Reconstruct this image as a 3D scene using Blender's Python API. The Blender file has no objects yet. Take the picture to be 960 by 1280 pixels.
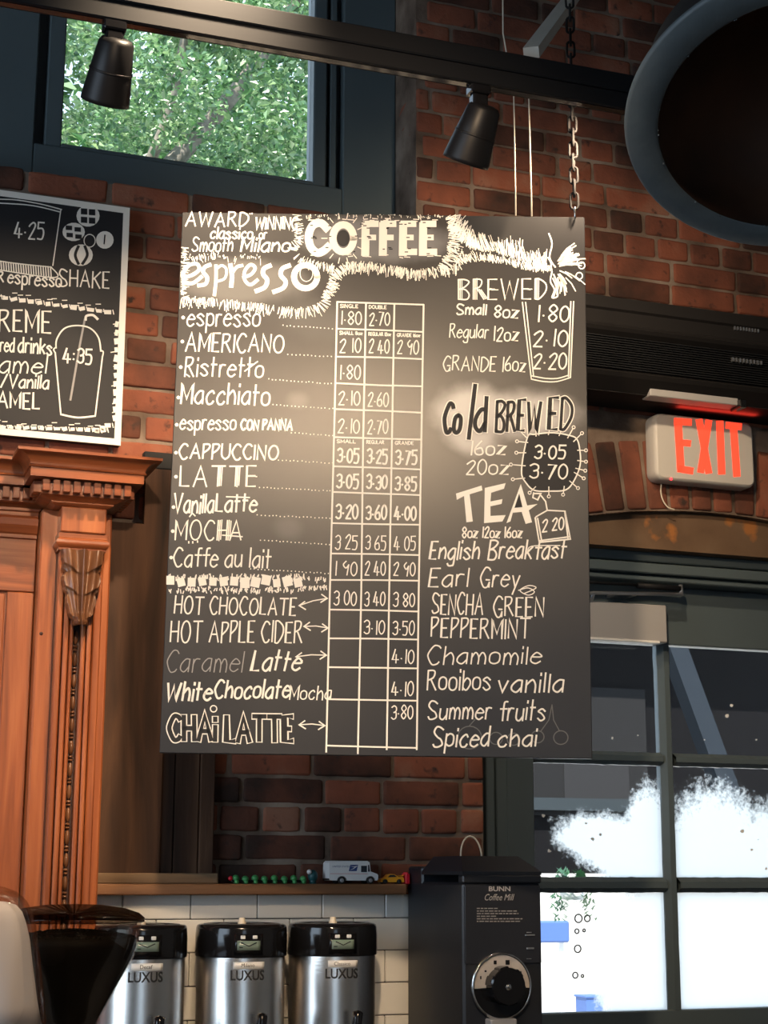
import bpy, math, random
import numpy as np
from mathutils import Vector, Matrix, noise

random.seed(7)
scene = bpy.context.scene
PI = math.pi

# ------------------------------------------------------------------ camera
F_PX, PITCH, YAW, ROLL = 2040.0, math.radians(12.47), math.radians(20.0), math.radians(0.16)
CAM = Vector((0, -4.0, 1.6))
fwd = Vector((math.sin(YAW) * math.cos(PITCH), math.cos(YAW) * math.cos(PITCH), math.sin(PITCH)))
_r = Vector((math.cos(YAW), -math.sin(YAW), 0)); _u = _r.cross(fwd)
right = math.cos(ROLL) * _r + math.sin(ROLL) * _u
up = -math.sin(ROLL) * _r + math.cos(ROLL) * _u
cd = bpy.data.cameras.new('camera')
cd.sensor_fit = 'VERTICAL'; cd.sensor_height = 36.0; cd.lens = F_PX / 1280 * 36.0
cd.clip_start = 0.05; cd.clip_end = 200
cam = bpy.data.objects.new('camera', cd); scene.collection.objects.link(cam)
cam.matrix_world = Matrix(((right.x, up.x, -fwd.x, CAM.x), (right.y, up.y, -fwd.y, CAM.y), (right.z, up.z, -fwd.z, CAM.z), (0, 0, 0, 1)))
scene.camera = cam

# ------------------------------------------------------------------ light, sky, exposure
vs = scene.view_settings
vs.view_transform = 'Standard'; vs.look = 'None'; vs.gamma = 1.0; vs.use_curve_mapping = False
vs.exposure = 0.0
world = bpy.data.worlds.new('sky'); scene.world = world; world.use_nodes = True
bg = world.node_tree.nodes['Background']
bg.inputs[0].default_value = (0.62, 0.80, 1.0, 1); bg.inputs[1].default_value = 2.2


def lamp(name, kind, loc, target, energy, color, **kw):
    d = bpy.data.lights.new(name, kind); d.energy = energy; d.color = color
    for k, v in kw.items():
        setattr(d, k, v)
    o = bpy.data.objects.new(name, d); scene.collection.objects.link(o)
    o.location = loc
    o.rotation_euler = (Vector(target) - Vector(loc)).to_track_quat('-Z', 'Y').to_euler()
    return o


lamp('sun', 'SUN', (-4, -7, 14), (1.5, 2.0, 0), 12.0, (1.0, 0.95, 0.86), angle=0.009)
WARM = (1.0, 0.72, 0.46)
lamp('board_spotlight', 'SPOT', (0.22, -2.95, 3.22), (1.15, -0.72, 2.45), 250, WARM, spot_size=math.radians(46), spot_blend=0.7, shadow_soft_size=0.05)
lamp('cabinet_spotlight', 'SPOT', (0.74, -1.3, 3.62), (0.40, -0.1, 1.92), 185, (1.0, 0.76, 0.52), spot_size=math.radians(74), spot_blend=0.9, shadow_soft_size=0.03)
lamp('pier_spotlight', 'SPOT', (1.627, -1.02, 3.25), (1.85, 0.0, 2.45), 52, (1.0, 0.76, 0.52), spot_size=math.radians(140), spot_blend=0.8, shadow_soft_size=0.03)
lamp('counter_fill_spot', 'SPOT', (0.55, -2.6, 2.72), (0.78, -0.3, 1.45), 75, WARM, spot_size=math.radians(36), spot_blend=0.9, shadow_soft_size=0.03)  # added fill spot without a fitting, warms the tiles and dispensers
# daylight through the tall window of the left wall
lamp('side_window_daylight', 'AREA', (-2.9, -2.4, 2.3), (1.5, -0.9, 1.9), 54, (0.70, 0.84, 1.0), shape='RECTANGLE', size=2.4, size_y=2.2)

# ------------------------------------------------------------------ helpers
def ray(px, py):
    return right * ((px - 480) / F_PX) - up * ((py - 640) / F_PX) + fwd


def oy(px, py, Y):
    r = ray(px, py); return CAM + r * ((Y - CAM.y) / r.y)


def oz(px, py, Z):
    r = ray(px, py); return CAM + r * ((Z - CAM.z) / r.z)


def onplane(p0, n, px, py):
    r = ray(px, py); return CAM + r * ((Vector(p0) - CAM).dot(n) / r.dot(n))


ROOTM = {}


class MB:
    def __init__(self):
        self.v = []; self.f = []; self.mi = []; self.sm = []

    def add(self, vs_, fs, smooth=False, mi=0):
        b = len(self.v)
        self.v += [Vector(p) for p in vs_]
        for f in fs:
            self.f.append([b + i for i in f]); self.mi.append(mi); self.sm.append(smooth)
        return b

    def box(self, x0, x1, y0, y1, z0, z1, mi=0):
        self.add([(x0, y0, z0), (x1, y0, z0), (x1, y1, z0), (x0, y1, z0), (x0, y0, z1), (x1, y0, z1), (x1, y1, z1), (x0, y1, z1)],
                 [(0, 3, 2, 1), (4, 5, 6, 7), (0, 1, 5, 4), (1, 2, 6, 5), (2, 3, 7, 6), (3, 0, 4, 7)], False, mi)

    def cbox(self, x0, x1, y0, y1, z0, z1, c=0.003, mi=0):
        """box with chamfered edges"""
        c = min(c, (x1 - x0) * .45, (y1 - y0) * .45, (z1 - z0) * .45)
        xs = (x0, x0 + c, x1 - c, x1); ys = (y0, y0 + c, y1 - c, y1); zs = (z0, z0 + c, z1 - c, z1)
        idx = {}; vs_ = []
        for i in range(4):
            for j in range(4):
                for k in range(4):
                    out = sum(t in (0, 3) for t in (i, j, k))
                    if out == 1:
                        idx[(i, j, k)] = len(vs_); vs_.append((xs[i], ys[j], zs[k]))
        fs = []
        for s in (0, 3):
            q = [idx[(s, a, b)] for a, b in ((1, 1), (2, 1), (2, 2), (1, 2))]; fs.append(q if s else q[::-1])
            q = [idx[(a, s, b)] for a, b in ((1, 1), (1, 2), (2, 2), (2, 1))]; fs.append(q if s else q[::-1])
            q = [idx[(a, b, s)] for a, b in ((1, 1), (2, 1), (2, 2), (1, 2))]; fs.append(q if s else q[::-1])
        n = {0: 1, 3: 2}
        for a in (0, 3):
            for b in (0, 3):
                fs.append([idx[(a, n[b], 1)], idx[(n[a], b, 1)], idx[(n[a], b, 2)], idx[(a, n[b], 2)]])
                fs.append([idx[(a, 1, n[b])], idx[(n[a], 1, b)], idx[(n[a], 2, b)], idx[(a, 2, n[b])]])
                fs.append([idx[(1, a, n[b])], idx[(1, n[a], b)], idx[(2, n[a], b)], idx[(2, a, n[b])]])
                for d in (0, 3):
                    fs.append([idx[(a, n[b], n[d])], idx[(n[a], b, n[d])], idx[(n[a], n[b], d)]])
        self.add(vs_, fs, False, mi)

    def prism(self, pts, lo, hi, axis='y', smooth=False, mi=0):
        """polygon extruded along an axis; pts are the other two coordinates in xyz order"""
        def P(a, b, t):
            return (t, a, b) if axis == 'x' else (a, t, b) if axis == 'y' else (a, b, t)
        n = len(pts)
        vs_ = [P(a, b, lo) for a, b in pts] + [P(a, b, hi) for a, b in pts]
        self.add(vs_, [list(range(n))[::-1], list(range(n, 2 * n))], False, mi)
        b = len(self.v) - 2 * n
        for i in range(n):
            j = (i + 1) % n
            self.f.append([b + i, b + j, b + n + j, b + n + i]); self.mi.append(mi); self.sm.append(smooth)

    def lathe(self, prof, origin=(0, 0, 0), axis=(0, 0, 1), n=40, smooth=True, a0=0, a1=2 * PI, mi=0):
        ax = Vector(axis).normalized(); o = Vector(origin)
        t = Vector((1, 0, 0)) if abs(ax.x) < .9 else Vector((0, 1, 0))
        e1 = (t - ax * t.dot(ax)).normalized(); e2 = ax.cross(e1)
        full = abs(a1 - a0 - 2 * PI) < 1e-6
        m = n if full else n + 1
        vs_ = []
        for r, h in prof:
            for k in range(m):
                a = a0 + (a1 - a0) * k / n
                vs_.append(o + ax * h + (e1 * math.cos(a) + e2 * math.sin(a)) * max(r, 1e-5))
        fs = []
        for i in range(len(prof) - 1):
            for k in range(n):
                k2 = (k + 1) % m
                fs.append((i * m + k, i * m + k2, (i + 1) * m + k2, (i + 1) * m + k))
        self.add(vs_, fs, smooth, mi)

    def tube(self, pts, r, n=10, cap=True, closed=False, mi=0):
        pts = [Vector(p) for p in pts]; m = len(pts)
        rs = r if isinstance(r, (list, tuple)) else [r] * m
        vs_ = []; prev = None
        for i, p in enumerate(pts):
            if closed:
                d = (pts[(i + 1) % m] - pts[i - 1]).normalized()
            else:
                d = (pts[min(i + 1, m - 1)] - pts[max(i - 1, 0)]).normalized()
            if prev is None:
                t = Vector((0, 0, 1)) if abs(d.z) < .9 else Vector((1, 0, 0))
            else:
                t = prev
            e1 = (t - d * t.dot(d)).normalized(); prev = e1; e2 = d.cross(e1)
            for k in range(n):
                a = 2 * PI * k / n
                vs_.append(p + (e1 * math.cos(a) + e2 * math.sin(a)) * rs[i])
        fs = []
        for i in range(m if closed else m - 1):
            j = (i + 1) % m
            for k in range(n):
                k2 = (k + 1) % n
                fs.append((i * n + k, i * n + k2, j * n + k2, j * n + k))
        if cap and not closed:
            fs.append(list(range(n))[::-1]); fs.append([(m - 1) * n + k for k in range(n)])
        self.add(vs_, fs, True, mi)

    def ball(self, c, r, n=14, m=9, sx=1, sy=1, sz=1, mi=0):
        c = Vector(c); vs_ = []
        for i in range(m + 1):
            th = PI * i / m
            for k in range(n):
                a = 2 * PI * k / n
                vs_.append(c + Vector((r * sx * math.sin(th) * math.cos(a), r * sy * math.sin(th) * math.sin(a), r * sz * math.cos(th))))
        fs = []
        for i in range(m):
            for k in range(n):
                k2 = (k + 1) % n
                fs.append((i * n + k, (i + 1) * n + k, (i + 1) * n + k2, i * n + k2))
        self.add(vs_, fs, True, mi)

    def build(self, name, mats, parent=None, world=True):
        me = bpy.data.meshes.new(name)
        vs_ = self.v
        if parent is not None and world:
            inv = ROOTM[parent.name].inverted(); vs_ = [inv @ p for p in vs_]
        me.from_pydata([tuple(p) for p in vs_], [], self.f)
        if not isinstance(mats, (list, tuple)):
            mats = [mats]
        for m in mats:
            me.materials.append(m)
        me.polygons.foreach_set('material_index', self.mi)
        me.polygons.foreach_set('use_smooth', self.sm)
        me.validate(); me.update()
        o = bpy.data.objects.new(name, me); scene.collection.objects.link(o)
        if parent is not None:
            o.parent = parent; ROOTM[o.name] = ROOTM[parent.name].copy()
        else:
            ROOTM[o.name] = Matrix.Identity(4)
        return o


def tag(o, label=None, cat=None, group=None, kind=None):
    if label: o['label'] = label
    if cat: o['category'] = cat
    if group: o['group'] = group
    if kind: o['kind'] = kind
    return o


def thing(name, loc, label, cat, group=None, mat=None):
    o = bpy.data.objects.new(name, None); scene.collection.objects.link(o)
    o.empty_display_size = 0.05
    m = mat if mat is not None else Matrix.Translation(Vector(loc))
    o.matrix_world = m; ROOTM[o.name] = m.copy()
    return tag(o, label, cat, group)


def struct(name, mb, mat, parent=None):
    o = mb.build(name, mat, parent)
    if parent is None:
        o['kind'] = 'structure'
    return o


def copy_tree(o, parent=None):
    c = o.copy(); scene.collection.objects.link(c)
    if parent is not None: c.parent = parent
    ROOTM[c.name] = ROOTM.get(o.name, Matrix.Identity(4)).copy()
    for ch in list(o.children):
        copy_tree(ch, c)
    return c


# ------------------------------------------------------------------ materials
def srgb(r, g, b):
    f = lambda c: (c / 255 / 12.92) if c / 255 <= .04045 else ((c / 255 + .055) / 1.055) ** 2.4
    return (f(r), f(g), f(b), 1)


def mat(name, col, rough=.5, metal=0.0, spec=None, coat=0, bump=0, bscale=60, var=0, vscale=8, emit=None, estr=0, aniso=0, stretch=(1, 1, 1)):
    m = bpy.data.materials.new(name); m.use_nodes = True
    nt = m.node_tree; b = nt.nodes['Principled BSDF']
    b.inputs['Base Color'].default_value = col
    b.inputs['Roughness'].default_value = rough; b.inputs['Metallic'].default_value = metal
    if spec is not None: b.inputs['Specular IOR Level'].default_value = spec
    if coat: b.inputs['Coat Weight'].default_value = coat; b.inputs['Coat Roughness'].default_value = .15
    if emit: b.inputs['Emission Color'].default_value = emit; b.inputs['Emission Strength'].default_value = estr
    if aniso: b.inputs['Anisotropic'].default_value = aniso
    if bump or var:
        tc = nt.nodes.new('ShaderNodeTexCoord'); mp = nt.nodes.new('ShaderNodeMapping')
        mp.inputs['Scale'].default_value = stretch
        nt.links.new(tc.outputs['Object'], mp.inputs[0])
    if bump:
        n = nt.nodes.new('ShaderNodeTexNoise'); n.inputs['Scale'].default_value = bscale; n.inputs['Detail'].default_value = 6
        nt.links.new(mp.outputs[0], n.inputs['Vector'])
        bp = nt.nodes.new('ShaderNodeBump'); bp.inputs['Strength'].default_value = bump; bp.inputs['Distance'].default_value = .004
        nt.links.new(n.outputs['Fac'], bp.inputs['Height']); nt.links.new(bp.outputs[0], b.inputs['Normal'])
    if var:
        n2 = nt.nodes.new('ShaderNodeTexNoise'); n2.inputs['Scale'].default_value = vscale; n2.inputs['Detail'].default_value = 5
        nt.links.new(mp.outputs[0], n2.inputs['Vector'])
        mx = nt.nodes.new('ShaderNodeMix'); mx.data_type = 'RGBA'
        mx.inputs[6].default_value = tuple(c * (1 - var) for c in col[:3]) + (1,)
        mx.inputs[7].default_value = tuple(min(1, c * (1 + var)) for c in col[:3]) + (1,)
        nt.links.new(n2.outputs['Fac'], mx.inputs[0]); nt.links.new(mx.outputs[2], b.inputs['Base Color'])
    return m


def ramp_mat(name, stops, rough=.6, vec='Object', stretch=(1, 1, 1), scale=6, detail=8, dist=0.0, island=0.0, bump=.2, bscale=None, spec=.4, coat=0, spots=None):
    """noise-driven colour ramp, optionally offset per mesh island"""
    m = bpy.data.materials.new(name); m.use_nodes = True
    nt = m.node_tree; N = nt.nodes; L = nt.links; b = N['Principled BSDF']
    tc = N.new('ShaderNodeTexCoord'); mp = N.new('ShaderNodeMapping'); mp.inputs['Scale'].default_value = stretch
    L.new(tc.outputs[vec], mp.inputs[0])
    n = N.new('ShaderNodeTexNoise'); n.inputs['Scale'].default_value = scale; n.inputs['Detail'].default_value = detail
    n.inputs['Distortion'].default_value = dist
    L.new(mp.outputs[0], n.inputs['Vector'])
    fac = n.outputs['Fac']
    if island:
        g = N.new('ShaderNodeNewGeometry')
        a = N.new('ShaderNodeMath'); a.operation = 'MULTIPLY_ADD'
        a.inputs[1].default_value = island; L.new(g.outputs['Random Per Island'], a.inputs[0])
        s = N.new('ShaderNodeMath'); s.operation = 'SUBTRACT'; L.new(fac, s.inputs[0]); s.inputs[1].default_value = island / 2
        L.new(s.outputs[0], a.inputs[2]); fac = a.outputs[0]
    r = N.new('ShaderNodeValToRGB'); cr = r.color_ramp
    while len(cr.elements) < len(stops): cr.elements.new(.5)
    for e, (p, c) in zip(cr.elements, stops):
        e.position = p; e.color = c
    L.new(fac, r.inputs[0])
    col = r.outputs[0]
    if spots:
        sc_, lo, hi, c = spots
        n3 = N.new('ShaderNodeTexNoise'); n3.inputs['Scale'].default_value = sc_; n3.inputs['Detail'].default_value = 4
        L.new(tc.outputs[vec], n3.inputs['Vector'])
        mr = N.new('ShaderNodeMapRange'); mr.inputs[1].default_value = lo; mr.inputs[2].default_value = hi
        L.new(n3.outputs['Fac'], mr.inputs[0])
        mx = N.new('ShaderNodeMix'); mx.data_type = 'RGBA'; L.new(mr.outputs[0], mx.inputs[0]); L.new(col, mx.inputs[6]); mx.inputs[7].default_value = c
        col = mx.outputs[2]
    L.new(col, b.inputs['Base Color'])
    b.inputs['Roughness'].default_value = rough; b.inputs['Specular IOR Level'].default_value = spec
    if coat: b.inputs['Coat Weight'].default_value = coat; b.inputs['Coat Roughness'].default_value = .2
    if bump:
        n2 = N.new('ShaderNodeTexNoise'); n2.inputs['Scale'].default_value = bscale or scale * 8; n2.inputs['Detail'].default_value = 8
        L.new(mp.outputs[0], n2.inputs['Vector'])
        bp = N.new('ShaderNodeBump'); bp.inputs['Strength'].default_value = bump; bp.inputs['Distance'].default_value = .004
        L.new(n2.outputs['Fac'], bp.inputs['Height']); L.new(bp.outputs[0], b.inputs['Normal'])
    return m


M = {}
M['brick'] = ramp_mat('old_red_brick', [(.15, (.035, .021, .016, 1)), (.36, (.11, .043, .027, 1)), (.55, (.185, .064, .038, 1)), (.72, (.25, .082, .045, 1)), (.9, (.29, .135, .085, 1))],
                      rough=.85, scale=7, island=.55, bump=.5, bscale=90, spec=.25, spots=(26, .60, .72, (.05, .03, .024, 1)))
M['mortar'] = ramp_mat('lime_mortar', [(.3, (.07, .05, .038, 1)), (.5, (.175, .128, .097, 1)), (.72, (.33, .26, .205, 1))], rough=.95, scale=7, bump=.8, bscale=60, spec=.1)
M['slate'] = mat('slate_grey_paint', srgb(80, 92, 96), .38, bump=.06, bscale=30, var=.12, vscale=4)
M['slate_dark'] = mat('slate_grey_paint_groove', srgb(40, 47, 50), .5)
M['batten'] = mat('dark_batten', (.012, .012, .012, 1), .8)
WOODK = dict(vec='Object', stretch=(1, 1, .06), scale=38, detail=8, dist=.6)
M['mahogany'] = ramp_mat('red_brown_polished_wood', [(.25, (.17, .042, .013, 1)), (.5, (.33, .090, .027, 1)), (.75, (.46, .145, .046, 1))], rough=.34, bump=.10, coat=.25, **WOODK)
M['mahogany_h'] = ramp_mat('red_brown_polished_wood_moulding', [(.25, (.14, .036, .013, 1)), (.5, (.27, .072, .023, 1)), (.75, (.40, .12, .040, 1))], rough=.32, bump=.10, coat=.3, vec='Object', stretch=(.06, 1, 1), scale=38, detail=8, dist=.6)
M['walnut'] = ramp_mat('dark_carved_wood', [(.3, (.085, .033, .015, 1)), (.7, (.22, .095, .042, 1))], rough=.28, bump=.15, coat=.4, **WOODK)
M['groove'] = mat('dark_wood_groove', (.05, .016, .009, 1), .5)
M['barn'] = ramp_mat('weathered_brown_boards', [(.28, (.010, .006, .004, 1)), (.45, (.045, .021, .011, 1)), (.62, (.085, .040, .020, 1)), (.8, (.16, .085, .045, 1))], rough=.8, bump=.3, vec='Object', stretch=(1, 1, .10), scale=16, detail=9, dist=.8, island=.18)
M['oak'] = ramp_mat('brown_shelf_wood', [(.3, (.14, .060, .024, 1)), (.7, (.34, .165, .075, 1))], rough=.5, bump=.15, vec='Object', stretch=(.06, 1, 1), scale=30, detail=8)
M['driftwood'] = ramp_mat('grey_brown_offcut', [(.3, (.10, .060, .032, 1)), (.7, (.24, .155, .085, 1))], rough=.8, bump=.2, vec='Object', stretch=(.08, 1, 1), scale=30, detail=8)
M['lintel'] = ramp_mat('dirty_brown_lintel', [(.3, (.055, .033, .020, 1)), (.5, (.13, .078, .044, 1)), (.7, (.17, .11, .065, 1))], rough=.85, scale=5, bump=.4, spots=(9, .63, .70, (.33, .13, .035, 1)))
M['tile'] = mat('white_glazed_tile', (.78, .76, .70, 1), .14, var=.05, vscale=5)
M['grout'] = mat('dark_grey_grout', (.10, .095, .09, 1), .9)
M['steel'] = mat('brushed_steel', (.66, .63, .59, 1), .24, 1.0, aniso=.6, bump=.05, bscale=14, stretch=(1, 1, 40))
M['chrome'] = mat('chrome', (.8, .79, .77, 1), .16, 1.0)
M['black'] = mat('black_plastic', (.007, .007, .008, 1), .42, spec=.25)
M['gloss'] = mat('glossy_black_plastic', (.008, .008, .009, 1), .12)
M['mill'] = mat('black_painted_metal', (.017, .019, .024, 1), .42, bump=.05, bscale=220)
M['millface'] = mat('dark_panel_film', (.021, .023, .029, 1), .34)
M['iron'] = mat('black_iron', (.012, .011, .011, 1), .75, spec=.2)
M['track'] = mat('black_track_paint', (.008, .0085, .010, 1), .6, spec=.2)
M['grey'] = mat('grey_plastic', srgb(196, 192, 184), .5)
M['closer'] = mat('silver_grey_paint', srgb(172, 170, 168), .45, .1)
M['alu'] = mat('dull_aluminium', (.55, .57, .6, 1), .35, .9)
M['white'] = mat('white_plastic', (.78, .78, .77, 1), .4)
M['label'] = mat('white_label', (.85, .84, .80, 1), .6)
M['lcd'] = mat('grey_green_lcd', srgb(120, 138, 126), .25)
M['cream'] = mat('cream_cord', (.72, .64, .50, 1), .7)
M['ledge'] = mat('grey_white_painted_timber', srgb(196, 194, 184), .6, var=.1)
M['pend_out'] = mat('grey_green_enamel', srgb(72, 82, 86), .55, bump=.5, bscale=26, var=.25, vscale=14)
M['pend_in'] = ramp_mat('rusty_brown_inside', [(.3, (.018, .009, .005, 1)), (.7, (.07, .028, .012, 1))], rough=.6, scale=5, bump=.1)
M['chalk'] = mat('white_chalk_paint', (.80, .76, .68, 1), .8)
M['chalk_thin'] = mat('thin_grey_chalk', (.30, .29, .28, 1), .9)
M['chalk_ghost'] = mat('rubbed_out_chalk', (.13, .13, .13, 1), .9)
M['board_dark'] = mat('blackboard_paint_fill', (.022, .022, .024, 1), .55, spec=.2)
M['green_toy'] = mat('green_toy_plastic', srgb(70, 150, 85), .4)
M['teal_toy'] = mat('teal_toy_plastic', srgb(30, 80, 84), .4)
M['red_toy'] = mat('red_toy_plastic', srgb(215, 30, 48), .4)
M['yellow_toy'] = mat('yellow_toy_paint', srgb(235, 165, 45), .3)
M['blue'] = mat('blue_ink', srgb(38, 62, 120), .5)
M['redink'] = mat('red_ink', srgb(200, 60, 60), .5)
M['dark_glass'] = mat('dark_toy_window', (.03, .035, .045, 1), .1)
M['tyre'] = mat('black_rubber', (.015, .015, .015, 1), .7)
M['beans'] = mat('dark_roasted_beans', (.008, .006, .004, 1), .6, spec=.12)
M['exit_red'] = mat('lit_red_letters', (.8, .05, .03, 1), .5, emit=(1.0, .055, .022, 1), estr=1.5)
M['led'] = mat('red_led', (.8, .02, .02, 1), .5, emit=(1, .03, .04, 1), estr=4)
M['plaster'] = mat('cream_plaster', (.55, .50, .44, 1), .9)
M['ceil'] = mat('dark_ceiling_boards', (.10, .085, .07, 1), .9)
M['floor'] = ramp_mat('brown_floorboards', [(.3, (.10, .06, .035, 1)), (.7, (.22, .14, .085, 1))], rough=.5, scale=5, stretch=(1, .1, 1))
M['counter'] = mat('dark_stone_top', (.06, .058, .055, 1), .3, var=.3, vscale=30)


def board_material():
    m = bpy.data.materials.new('blackboard_paint'); m.use_nodes = True
    nt = m.node_tree; N = nt.nodes; L = nt.links; b = N['Principled BSDF']
    tc = N.new('ShaderNodeTexCoord')
    n = N.new('ShaderNodeTexNoise'); n.inputs['Scale'].default_value = 3.2; n.inputs['Detail'].default_value = 6
    L.new(tc.outputs['Object'], n.inputs['Vector'])
    r = N.new('ShaderNodeValToRGB'); r.color_ramp.elements[0].position = .3; r.color_ramp.elements[1].position = .75
    r.color_ramp.elements[0].color = (.017, .017, .019, 1); r.color_ramp.elements[1].color = (.028, .027, .027, 1)
    L.new(n.outputs['Fac'], r.inputs[0])
    col = r.outputs[0]
    return m, tc, col, b, N, L


def glass_mat(name, tint=(1, 1, 1, 1), gloss=1.0, rough=.02):
    m = bpy.data.materials.new(name); m.use_nodes = True
    nt = m.node_tree; N = nt.nodes; L = nt.links
    N.remove(N['Principled BSDF'])
    t = N.new('ShaderNodeBsdfTransparent'); t.inputs[0].default_value = tint
    g = N.new('ShaderNodeBsdfGlossy'); g.inputs['Roughness'].default_value = rough
    lw = N.new('ShaderNodeFresnel'); lw.inputs['IOR'].default_value = 1.5
    mx = N.new('ShaderNodeMixShader')
    gm = N.new('ShaderNodeMath'); gm.operation = 'MULTIPLY'; gm.inputs[1].default_value = gloss; L.new(lw.outputs[0], gm.inputs[0])
    L.new(gm.outputs[0], mx.inputs[0]); L.new(t.outputs[0], mx.inputs[1]); L.new(g.outputs[0], mx.inputs[2])
    L.new(mx.outputs[0], N['Material Output'].inputs[0])
    return m


M['glass'] = glass_mat('window_glass')
M['smoke'] = glass_mat('smoked_clear_plastic', (.94, .92, .89, 1), .18)

# ------------------------------------------------------------------ room shell
CEIL = 4.6
XA, XB, YF = -3.0, 4.6, -7.0          # side walls, wall behind the camera
WX0, WX1 = -0.55, 1.552               # upper window opening
WZ0, WZ1 = 3.372, 4.40
DX0, DX1 = 1.738, 3.20                # door opening
DXC, ARCR = 2.47, 2.15                # arch over the door
ARCZ = 2.620 - ARCR                   # centre height of the arch
REC = 0.17                            # depth of the window recess


def arc_z(x, r=ARCR):
    return ARCZ + math.sqrt(max(0, r * r - (x - DXC) ** 2))


mb = MB(); mb.box(XA, XB, YF, 0.3, -.06, 0); struct('floor', mb, M['floor'])
mb = MB(); mb.box(XA, XB, YF, 0.3, CEIL, CEIL + .08)
for x in (-2.2, -.6, 3.6): mb.box(x - .07, x + .07, YF, .0, CEIL - .2, CEIL)
struct('ceiling', mb, M['ceil'])
mb = MB()   # side wall with two tall window openings
mb.box(XA - .2, XA, YF, .3, 0, .9); mb.box(XA - .2, XA, YF, .3, 3.7, CEIL)
for a, b in ((YF, -3.5), (-1.3, .3)): mb.box(XA - .2, XA, a, b, .9, 3.7)
struct('wall_left', mb, M['plaster'])
mb = MB(); mb.box(XB, XB + .2, YF, .3, 0, CEIL); struct('wall_right', mb, M['plaster'])
mb = MB()
mb.box(XA, XB, YF - .2, YF, 0, .9); mb.box(XA, XB, YF - .2, YF, 3.7, CEIL)
for a, b in ((XA, -.4), (.6, XB)): mb.box(a, b, YF - .2, YF, .9, 3.7)
struct('wall_front', mb, M['plaster'])

# brick wall: a mortar core with every brick laid proud of it
rb = random.Random(3)


def brick_shell(mb, c, half, r, nx, ny, nz, seed, amp=.0022, rotm=None):
    """rounded, slightly crumbled brick: lattice on the five visible faces"""
    hx, hy, hz = half
    def line(h, n):
        return [-h, -h + r * .45] + [(-h + r) + (2 * h - 2 * r) * i / (n - 1) for i in range(n)] + [h - r * .45, h]
    X, Y, Z = line(hx, nx), line(hy, ny), line(hz, nz)
    idx = {}; vs_ = []
    def vid(i, j, k):
        key = (i, j, k)
        if key not in idx:
            p = Vector((X[i], Y[j], Z[k]))
            q = Vector((max(-hx + r, min(hx - r, p.x)), max(-hy + r, min(hy - r, p.y)), max(-hz + r, min(hz - r, p.z))))
            d = p - q
            if d.length > r: p = q + d.normalized() * r
            s = Vector((p.x * 28 + seed * 3.7, p.y * 28 + seed * 1.3, p.z * 28))
            nn = noise.noise_vector(s); n2 = noise.noise_vector(s * 3.1)
            p = p + Vector((nn.x, nn.y * .7, nn.z)) * amp + n2 * amp * .45
            if rotm: p = rotm @ p
            idx[key] = len(vs_); vs_.append(Vector(c) + p)
        return idx[key]
    fs = []
    I, J, K = len(X), len(Y), len(Z)
    for i in range(I - 1):
        for k in range(K - 1):
            fs.append((vid(i, 0, k), vid(i + 1, 0, k), vid(i + 1, 0, k + 1), vid(i, 0, k + 1)))
    for j in range(J - 1):
        for k in range(K - 1):
            fs.append((vid(0, j + 1, k), vid(0, j, k), vid(0, j, k + 1), vid(0, j + 1, k + 1)))
            fs.append((vid(I - 1, j, k), vid(I - 1, j + 1, k), vid(I - 1, j + 1, k + 1), vid(I - 1, j, k + 1)))
    for i in range(I - 1):
        for j in range(J - 1):
            fs.append((vid(i, j + 1, 0), vid(i + 1, j + 1, 0), vid(i + 1, j, 0), vid(i, j, 0)))
            fs.append((vid(i, j, K - 1), vid(i + 1, j, K - 1), vid(i + 1, j + 1, K - 1), vid(i, j + 1, K - 1)))
    mb.add(vs_, fs, True)


CRS, JT = 0.0700, 0.0082
mb = MB()
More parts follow.
